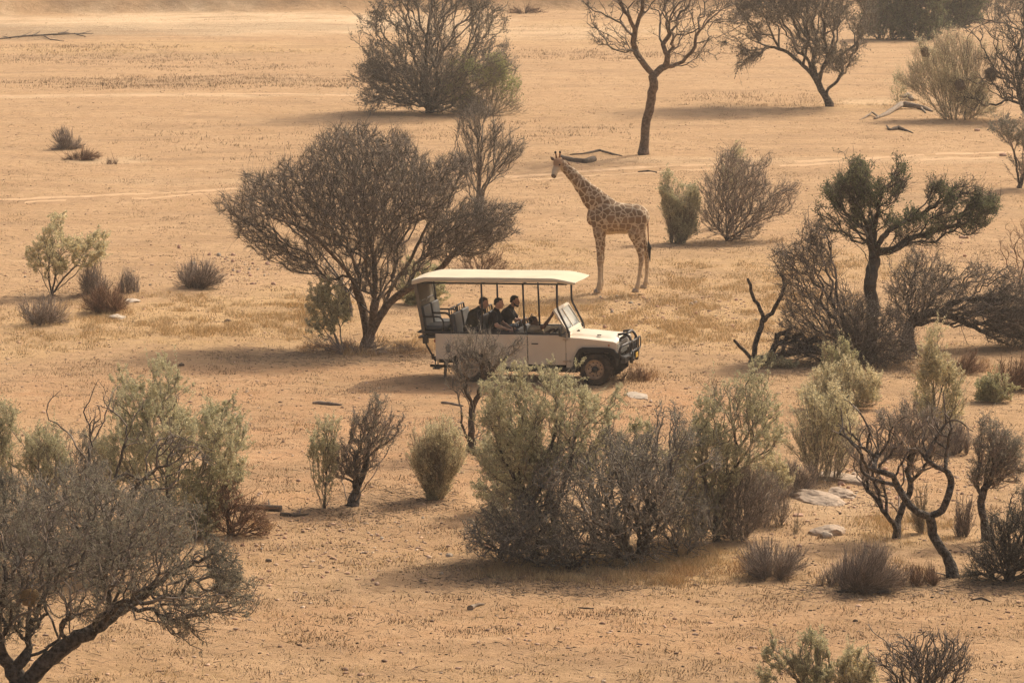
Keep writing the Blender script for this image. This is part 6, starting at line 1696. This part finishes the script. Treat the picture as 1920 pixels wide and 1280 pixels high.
def sticks(name, label, n, dens, lmin, lmax, r, mat, seed):
    rs = R_(seed); Q = scatter_xy(rs, n, dens)
    a = rs.uniform(0, math.pi, n); L = rs.uniform(lmin, lmax, n)
    O = np.stack([Q[:, 0], Q[:, 1], height(Q[:, 0], Q[:, 1]) + r * .8], 1)
    D = np.stack([np.cos(a), np.sin(a), rs.uniform(-.02, .16, n)], 1); D /= np.linalg.norm(D, axis=1, keepdims=True)
    V, F, T, _, _ = spikes(rs, O, D, L, np.full(n, r) * rs.uniform(.5, 1.5, n))
    tag(link(name, np_mesh(name, V, F, T), MATS[mat]), label, 'litter', kind='stuff')

def grass(name, label, n, blades, dens, hmin, hmax, mat, seed, wid=.006, spread=.07):
    rs = R_(seed); Q = scatter_xy(rs, n, dens)
    O = np.repeat(Q[:, :2], blades, 0) + rs.normal(0, spread, (n * blades, 2))
    hh = np.repeat(rs.uniform(hmin, hmax, n), blades) * rs.uniform(.5, 1.15, n * blades)
    z = height(O[:, 0], O[:, 1])
    m = len(O)
    w = rs.normal(0, 1, (m, 2)); w /= np.linalg.norm(w, axis=1, keepdims=True); w *= wid
    tip = O + rs.normal(0, .45, (m, 2)) * hh[:, None]
    B1 = np.concatenate([O - w, z[:, None] - .005], 1); B2 = np.concatenate([O + w, z[:, None] - .005], 1); T = np.concatenate([tip, (z + hh)[:, None]], 1)
    V = np.stack([B1, B2, T], 1).reshape(-1, 3)
    me = np_mesh(name, V, None, np.arange(m * 3).reshape(-1, 3))
    tag(link(name, me, MATS[mat]), label, 'grass', kind='stuff')

def clutter():
    # bigger rocks
    rock('rock', 'long pale grey rock slab flush with the ground left of the curved dead tree', 1530, 944, 84, 22, 'rock_grey', seed=1, depth=2.0, rot=.5, sink=.52)
    rock('rock', 'right hand piece of the long pale grey slab, split off by a dark crack', 1580, 930, 50, 15, 'rock_grey', seed=21, depth=2.2, rot=.2, sink=.5)
    rock('rock', 'upper end of the pale grey slab under the yellow grey sage bush', 1590, 905, 85, 14, 'rock_grey', seed=2, depth=2.0, rot=.4, sink=.5)
    rock('rock', 'rounded pale grey boulder below the long rock slab', 1553, 1003, 72, 24, 'rock_grey', seed=3, depth=1.2, sink=.42)
    rock('rock', 'small grey rock against the lower left of the rounded boulder', 1550, 1008, 28, 14, 'rock_pale', seed=4)
    rock('rock', 'flat reddish stone between the slab and the boulder', 1497, 968, 22, 8, 'rock_pink', seed=5)
    rock('rock', 'low pale flat rock in front of the vehicle bumper', 1195, 744, 50, 8, 'rock_pale', seed=6, depth=1.6, rot=.3, sink=.62)
    rock('rock', 'pale flat stone just below the reddish shrub on the left', 219, 598, 36, 9, 'rock_pale', seed=7, depth=1.2, sink=.4)
    rock('rock', 'pale flat stone between the reddish shrub and the small dark shrub on the left', 248, 566, 36, 7, 'rock_pale', seed=8, depth=1.6, sink=.45)
    rock('rock', 'pink upright stone alone above the lone low shrub', 336, 466, 9, 9, 'rock_pink', seed=9)
    rock('rock', 'small white stone left of the front foreground thorn bush', 843, 1043, 16, 8, 'rock_pale', seed=10)
    rock('rock', 'brown block of stone half under the left side of the wide grey thorn bush', 913, 1030, 20, 15, 'rock_pink', seed=11)
    rock('rock', 'flat dark brown stone on bare ground below the fallen dead bush', 503, 1053, 15, 7, 'rock_dark', seed=12)
    rock('rock', 'dark rounded stone in the tree shadow left of the umbrella thorn', 340, 686, 13, 7, 'rock_dark', seed=13)
    rock('rock', 'reddish stone near the right edge above the pale wheel rut', 1833, 246, 15, 6, 'rock_pink', seed=14)
    rock('rock', 'reddish stone on the pale wheel rut near the right edge', 1881, 293, 15, 8, 'rock_pink', seed=15)
    rock('rock', 'dark stone on the open ground near the bottom right', 1604, 1165, 11, 6, 'rock_dark', seed=16)
    rock('rock', 'grey flat stone in open grass left of the green sapling', 427, 603, 14, 6, 'rock_dark', seed=17)
    rock('rock', 'reddish flat stone behind the long low branch of the green crowned tree', 1808, 447, 20, 7, 'rock_pink', seed=18)
    rs = R_(77)
    def field(lab, grp, n, x0, x1, y0, y1, lo, hi):
        for i in range(n):
            w = rs.uniform(lo, hi)
            mt = rs.choice(['rock_pale', 'rock_pink', 'rock_pink']); big = w > (lo + hi) / 2
            rock('stone', ('larger ' if big else 'tiny ') + ('pale ' if mt == 'rock_pale' else 'reddish pink ') + lab, rs.uniform(x0, x1), rs.uniform(y0, y1), w, w * rs.uniform(.45, .7), mt, cat='stone', seed=100 + int(rs.randint(500)), group=grp, rot=rs.uniform(0, 3))
    field('stone scattered left of the umbrella thorn', 'stones left of the umbrella thorn', 26, 350, 520, 478, 535, 5, 12)
    field('stone in the golden grass behind and right of the vehicle', 'stones in the grass beyond the vehicle', 30, 1090, 1420, 555, 615, 5, 11)
    field('loose stone on the bare ground around the grey rock slab', 'stones around the rock slab', 34, 1570, 1700, 870, 960, 6, 16)
    field('stone in the tan ground near the left sage bush', 'stones by the left sage bush', 14, 10, 330, 440, 560, 5, 9)
    field('stone on the bare ground left of the foreground clump', 'stones on the bare middle ground', 16, 430, 900, 960, 1100, 6, 11)
    field('stone behind the low branch of the green crowned tree', 'stones beyond the green crowned tree', 12, 1700, 1900, 450, 500, 5, 11)
    # logs
    log('log', 'bleached curved fallen log lying below the pale tan dry bush', (1690, 222), [(1640, 224, .05), (1662, 216, .12), (1690, 203, .42), (1712, 204, .34), (1735, 206, .22), (1748, 210, .02)], [.05, .10, .13, .12, .08, .05], 'wood_bleached',
        branches=[([(1648, 222, .1), (1635, 216, .3), (1622, 222, .1), (1612, 225, .02)], [.05, .04, .03, .02]), ([(1728, 206, .22), (1736, 213, .02)], [.05, .03])], seed=1)
    log('log', 'small twisted dark root lying below the bleached log', (1690, 245), [(1662, 240, .25), (1668, 245, .05), (1685, 243, .2), (1702, 246, .03)], [.03, .06, .08, .04], 'wood_dark', branches=[([(1690, 243, .15), (1712, 250, .02)], [.04, .02])], seed=2)
    log('log', 'short thick dark log lying right behind the giraffe head', (1095, 305), [(1052, 296, .1), (1075, 303, .1), (1098, 306, .12), (1113, 302, .16)], [.06, .10, .12, .13], 'wood_dark', seed=3)
    log('fallen_branch', 'thin curved fallen branch above the short dark log', (1130, 291), [(1068, 291, .05), (1098, 290, .12), (1124, 287, .25), (1146, 290, .10), (1166, 293, .03)], [.02, .035, .05, .04, .02], 'wood_dark', cat='branch', seed=4)
    log('fallen_branch', 'dark straight stick lying on the track right of the giraffe neck', (1215, 324), [(1196, 323, .03), (1215, 322, .06), (1231, 324, .03)], [.02, .045, .03], 'wood_dark', cat='branch', seed=5)
    log('log', 'pale grey log lying alone on the ground below the umbrella thorn shadow', (610, 759), [(586, 757, .04), (600, 757, .05), (622, 759, .05), (640, 760, .04)], [.035, .045, .04, .02], 'wood_bleached', seed=6)
    log('log', 'short pale stick lying left of the small bare tree in front of the vehicle', (845, 757), [(828, 756, .04), (845, 757, .04), (868, 762, .03)], [.03, .03, .02], 'wood_bleached', seed=7)
    log('log', 'dark log end poking out right of the reddish dead bush', (500, 960), [(445, 958, .12), (480, 956, .14), (528, 958, .12)], [.05, .055, .06], 'wood_dark', seed=8, branches=[([(505, 958, .12), (503, 950, .35)], [.03, .008])])
    log('log', 'low dark branch lying between the reddish dead bush and the slim sapling', (550, 968), [(528, 966, .05), (550, 968, .05), (578, 965, .04)], [.045, .035, .02], 'wood_dark', seed=9, branches=[([(560, 967, .05), (565, 960, .2)], [.02, .006])])
    log('log', 'grey weathered wood chunk on the open ground in the lower middle', (895, 1140), [(880, 1143, .05), (892, 1137, .06), (908, 1133, .03)], [.05, .03, .012], 'wood_bleached', seed=10)
    log('fallen_branch', 'short dark stick on the open ground right of the weathered wood chunk', (1098, 1141), [(1084, 1139, .02), (1100, 1141, .03), (1114, 1141, .02)], [.010, .014, .008], 'wood_dark', cat='branch', seed=11)
    log('fallen_branch', 'dark forked stick on the ground at the right edge of the lower plain', (1850, 1126), [(1822, 1125, .02), (1840, 1122, .05), (1858, 1128, .02)], [.012, .018, .010], 'wood_dark', cat='branch', seed=12)
    log('fallen_branch', 'dark thin branches strewn on the far left plain under the sandy river bed', (60, 72), [(-20, 76, .1), (40, 71, .2), (100, 68, .25), (175, 64, .1)], [.03, .05, .045, .02], 'wood_dark', cat='branch', seed=13,
        branches=[([(20, 74, .2), (5, 71, .2)], [.04, .015]), ([(80, 69, .2), (95, 76, .1), (120, 78, .05)], [.04, .03, .015]), ([(110, 67, .3), (122, 64, .3), (130, 61, .4)], [.04, .03, .01]), ([(150, 66, .2), (172, 62, .3)], [.03, .01]), ([(35, 72, .2), (50, 68, .3), (60, 65, .4)], [.04, .02, .01]), ([(60, 70, .2), (75, 66, .5)], [.05, .02]), ([(100, 68, .2), (130, 65, .3)], [.05, .02]), ([(140, 66, .2), (160, 70, .1)], [.04, .02])])
    log('log', 'dark dead wood lying under the dry heap left of the curved dead tree', (1590, 1108), [(1570, 1110, .03), (1590, 1110, .05), (1612, 1108, .04)], [.02, .035, .02], 'wood_dark', seed=14)
    log('log', 'charred wood lump on the ground below the broad grey brown shrub', (1657, 1112), [(1645, 1113, .04), (1656, 1111, .06), (1670, 1112, .03)], [.03, .05, .03], 'wood_dark', seed=15)
    log('log', 'dark dead trunk piece lying behind the shrub under the pale tan bush', (1735, 200), [(1690, 188, .3), (1702, 185, .4), (1712, 190, .1)], [.06, .12, .08], 'wood_bleached', seed=16)
    # woven nests in the trees
    def nest(label, px, py, Yb, r, mat='straw', drop=.0):
        p = ray(px, py, Yb); rs = R_(int(px)); n = 1400
        d = rs.normal(0, 1, (n, 3)); d /= np.linalg.norm(d, axis=1, keepdims=True)
        O = d * r * rs.uniform(.55, 1, (n, 1)) * np.array([1, 1, 1.15]); t = np.cross(d, rs.normal(0, 1, (n, 3))); t /= np.linalg.norm(t, axis=1, keepdims=True)
        D = t * .85 + d * .35; D /= np.linalg.norm(D, axis=1, keepdims=True)
        V, F, T, _, _ = spikes(rs, O, D, rs.uniform(.3, .8, n) * r, np.full(n, r * .035))
        o = link('bird_nest', np_mesh('bird_nest', V, F, T), MATS[mat]); o.location = p
        tag(o, label, 'nest')
    nest('dark round weaver nest hanging free from a thin twig at the upper right', 1735, 98, at(1935, 225)[1], .17, 'litter_twig')
    nest('dark weaver nest half hidden against the pale tan bush', 1800, 160, at(1935, 225)[1] - .8, .20, 'litter_twig')
    nest('dark weaver nest under the branches nearest the right edge', 1858, 140, at(1935, 225)[1] - .3, .24, 'litter_twig')
    nest('straw coloured nest in the lower left thorn tree', 56, 1118, at(45, 1300)[1] - .9, .115, 'straw')
    # loose ground cover
    base = lambda px, py: .10 + 0 * px
    stony = [(420, 505, 110, 35, 1), (1250, 585, 190, 35, 1), (1640, 915, 110, 60, 1), (640, 1010, 240, 60, .5), (200, 480, 200, 60, .35), (1800, 470, 120, 30, .8), (1850, 880, 90, 90, .6), (260, 820, 260, 90, .15), (1050, 940, 80, 60, .5), (500, 760, 200, 120, .2), (1280, 760, 140, 50, .5), (1050, 640, 800, 60, .25)]
    stones('loose_stones', 'loose pinkish pebbles and small stones strewn over the plain', 9000, lambda x, y: np.maximum(.10, blobs(x, y, stony)), .012, .055, 'pebble_mix', 1)
    stones('loose_stones', 'pale bright pebbles strewn over the stony patches', 3000, lambda x, y: np.maximum(.05, blobs(x, y, stony)), .010, .045, 'pebble_pale', 2)
    lit = [(640, 672, 250, 22, .6), (740, 940, 160, 30, 1), (640, 965, 130, 20, 1), (1050, 1080, 260, 40, 1), (1150, 1065, 190, 25, 1), (1650, 1100, 200, 25, 1), (1880, 1100, 120, 25, 1), (1620, 690, 230, 30, .8), (60, 70, 130, 6, 1), (1370, 455, 130, 14, .5), (120, 555, 90, 15, .8), (820, 212, 180, 10, .5), (330, 150, 300, 10, .3), (300, 100, 350, 8, .3)]
    stones('ground_litter', 'dark crumbs of bark, dung and soil scattered on the ground', 11000, lambda x, y: np.maximum(.16, blobs(x, y, lit)), .008, .034, 'crumb_dark', 3, .5)
    sticks('twig_litter', 'fallen twigs and chips scattered under the bushes', 16000, lambda x, y: np.maximum(.06, blobs(x, y, lit)), .06, .30, .0045, 'litter_twig', 4)
    gold = [(1180, 600, 300, 50, 1), (1350, 560, 250, 60, .8), (330, 600, 280, 45, .8), (80, 625, 150, 40, .6), (530, 590, 140, 45, .9), (1000, 480, 120, 30, .5), (1220, 1060, 210, 35, 1), (1480, 500, 300, 30, .4), (900, 640, 200, 20, .5), (1060, 1070, 160, 22, .7), (1700, 990, 120, 30, .5), (1500, 640, 200, 30, .6), (1640, 195, 130, 12, .6), (280, 95, 420, 10, .5), (1100, 60, 300, 20, .3)]
    grass('dry_grass', 'short golden dry grass around and beyond the vehicle', 13000, 8, lambda x, y: blobs(x, y, gold) * np.clip(.35 + 1.2 * vnoise(x / 34, y / 9, 66), .03, 1), .04, .14, 'grass_gold', 5)
    rust = [(1050, 1065, 200, 26, 1), (1260, 1050, 120, 35, 1), (700, 655, 150, 14, 1), (1160, 1085, 140, 14, .6), (1390, 1060, 80, 25, .5), (1620, 1070, 120, 30, .4), (820, 205, 150, 10, 1), (1370, 452, 110, 9, 1), (1190, 710, 60, 20, .8), (1700, 690, 200, 25, .6), (200, 585, 90, 14, .8), (1500, 200, 90, 8, .6), (450, 990, 60, 18, .8), (1640, 560, 60, 10, .4)]
    grass('rust_grass', 'taller rusty dry grass around the feet of bushes and trees', 2400, 7, lambda x, y: blobs(x, y, rust) * np.clip(.0 + 1.8 * vnoise(x / 26, y / 9, 67), .02, 1), .04, .22, 'grass_rust', 6, .005)
    tuft = lambda x, y: np.clip(vnoise(x / 60, y / 18, 55) - .1, 0, 1) * .6 + .03
    grass('sparse_grass', 'sparse straw stubble over the open plain', 9000, 6, tuft, .02, .09, 'grass_gold', 7, .006, .10)
    grass('far_scrub', 'low brown scrub tufts strewn over the far plain', 1300, 12, lambda x, y: blobs(x, y, [(330, 155, 340, 14, 1), (200, 110, 300, 12, .6), (130, 90, 200, 8, .8), (620, 158, 160, 10, 1), (1150, 105, 260, 14, .5), (1000, 250, 250, 25, .2), (1400, 190, 160, 14, .5), (450, 270, 300, 40, .08), (100, 5, 300, 12, .8), (450, 125, 200, 8, .6)]), .05, .17, 'stubble', 9, .012, .30)
    grass('stubble', 'grey brown stubble and dead stalks dotted over the open plain', 26000, 4, lambda x, y: np.clip(vnoise(x / 85, y / 14, 58) + vnoise(x / 23, y / 6, 59) * .7 - .15, 0, 1) + .05, .02, .07, 'stubble', 8, .008, .09)
clutter()
# ------------------------------------------------------------------ dusty air
def haze():
    bm = bmesh.new(); bmesh.ops.create_cube(bm, size=1)
    me = bpy.data.meshes.new('haze'); bm.to_mesh(me); bm.free()
    m = bpy.data.materials.new('dusty_air'); m.use_nodes = True
    nt = m.node_tree; nt.nodes.remove(nt.nodes['Principled BSDF'])
    v = nt.nodes.new('ShaderNodeVolumePrincipled')
    v.inputs['Color'].default_value = (.93, .895, .84, 1)
    v.inputs['Density'].default_value = HAZE
    v.inputs['Anisotropy'].default_value = .25
    nt.links.new(v.outputs[0], nt.nodes['Material Output'].inputs['Volume'])
    o = link('haze', me, m)
    o.scale = (2000, 2700, 90); o.location = (0, 1200, 38)
    tag(o, 'thin warm dusty haze over the plain', 'haze', kind='stuff')
HAZE = .00036
haze()
t0_ = time.time()
plants()
print('plants time', time.time() - t0_, 'tris', TWIG_TOTAL)
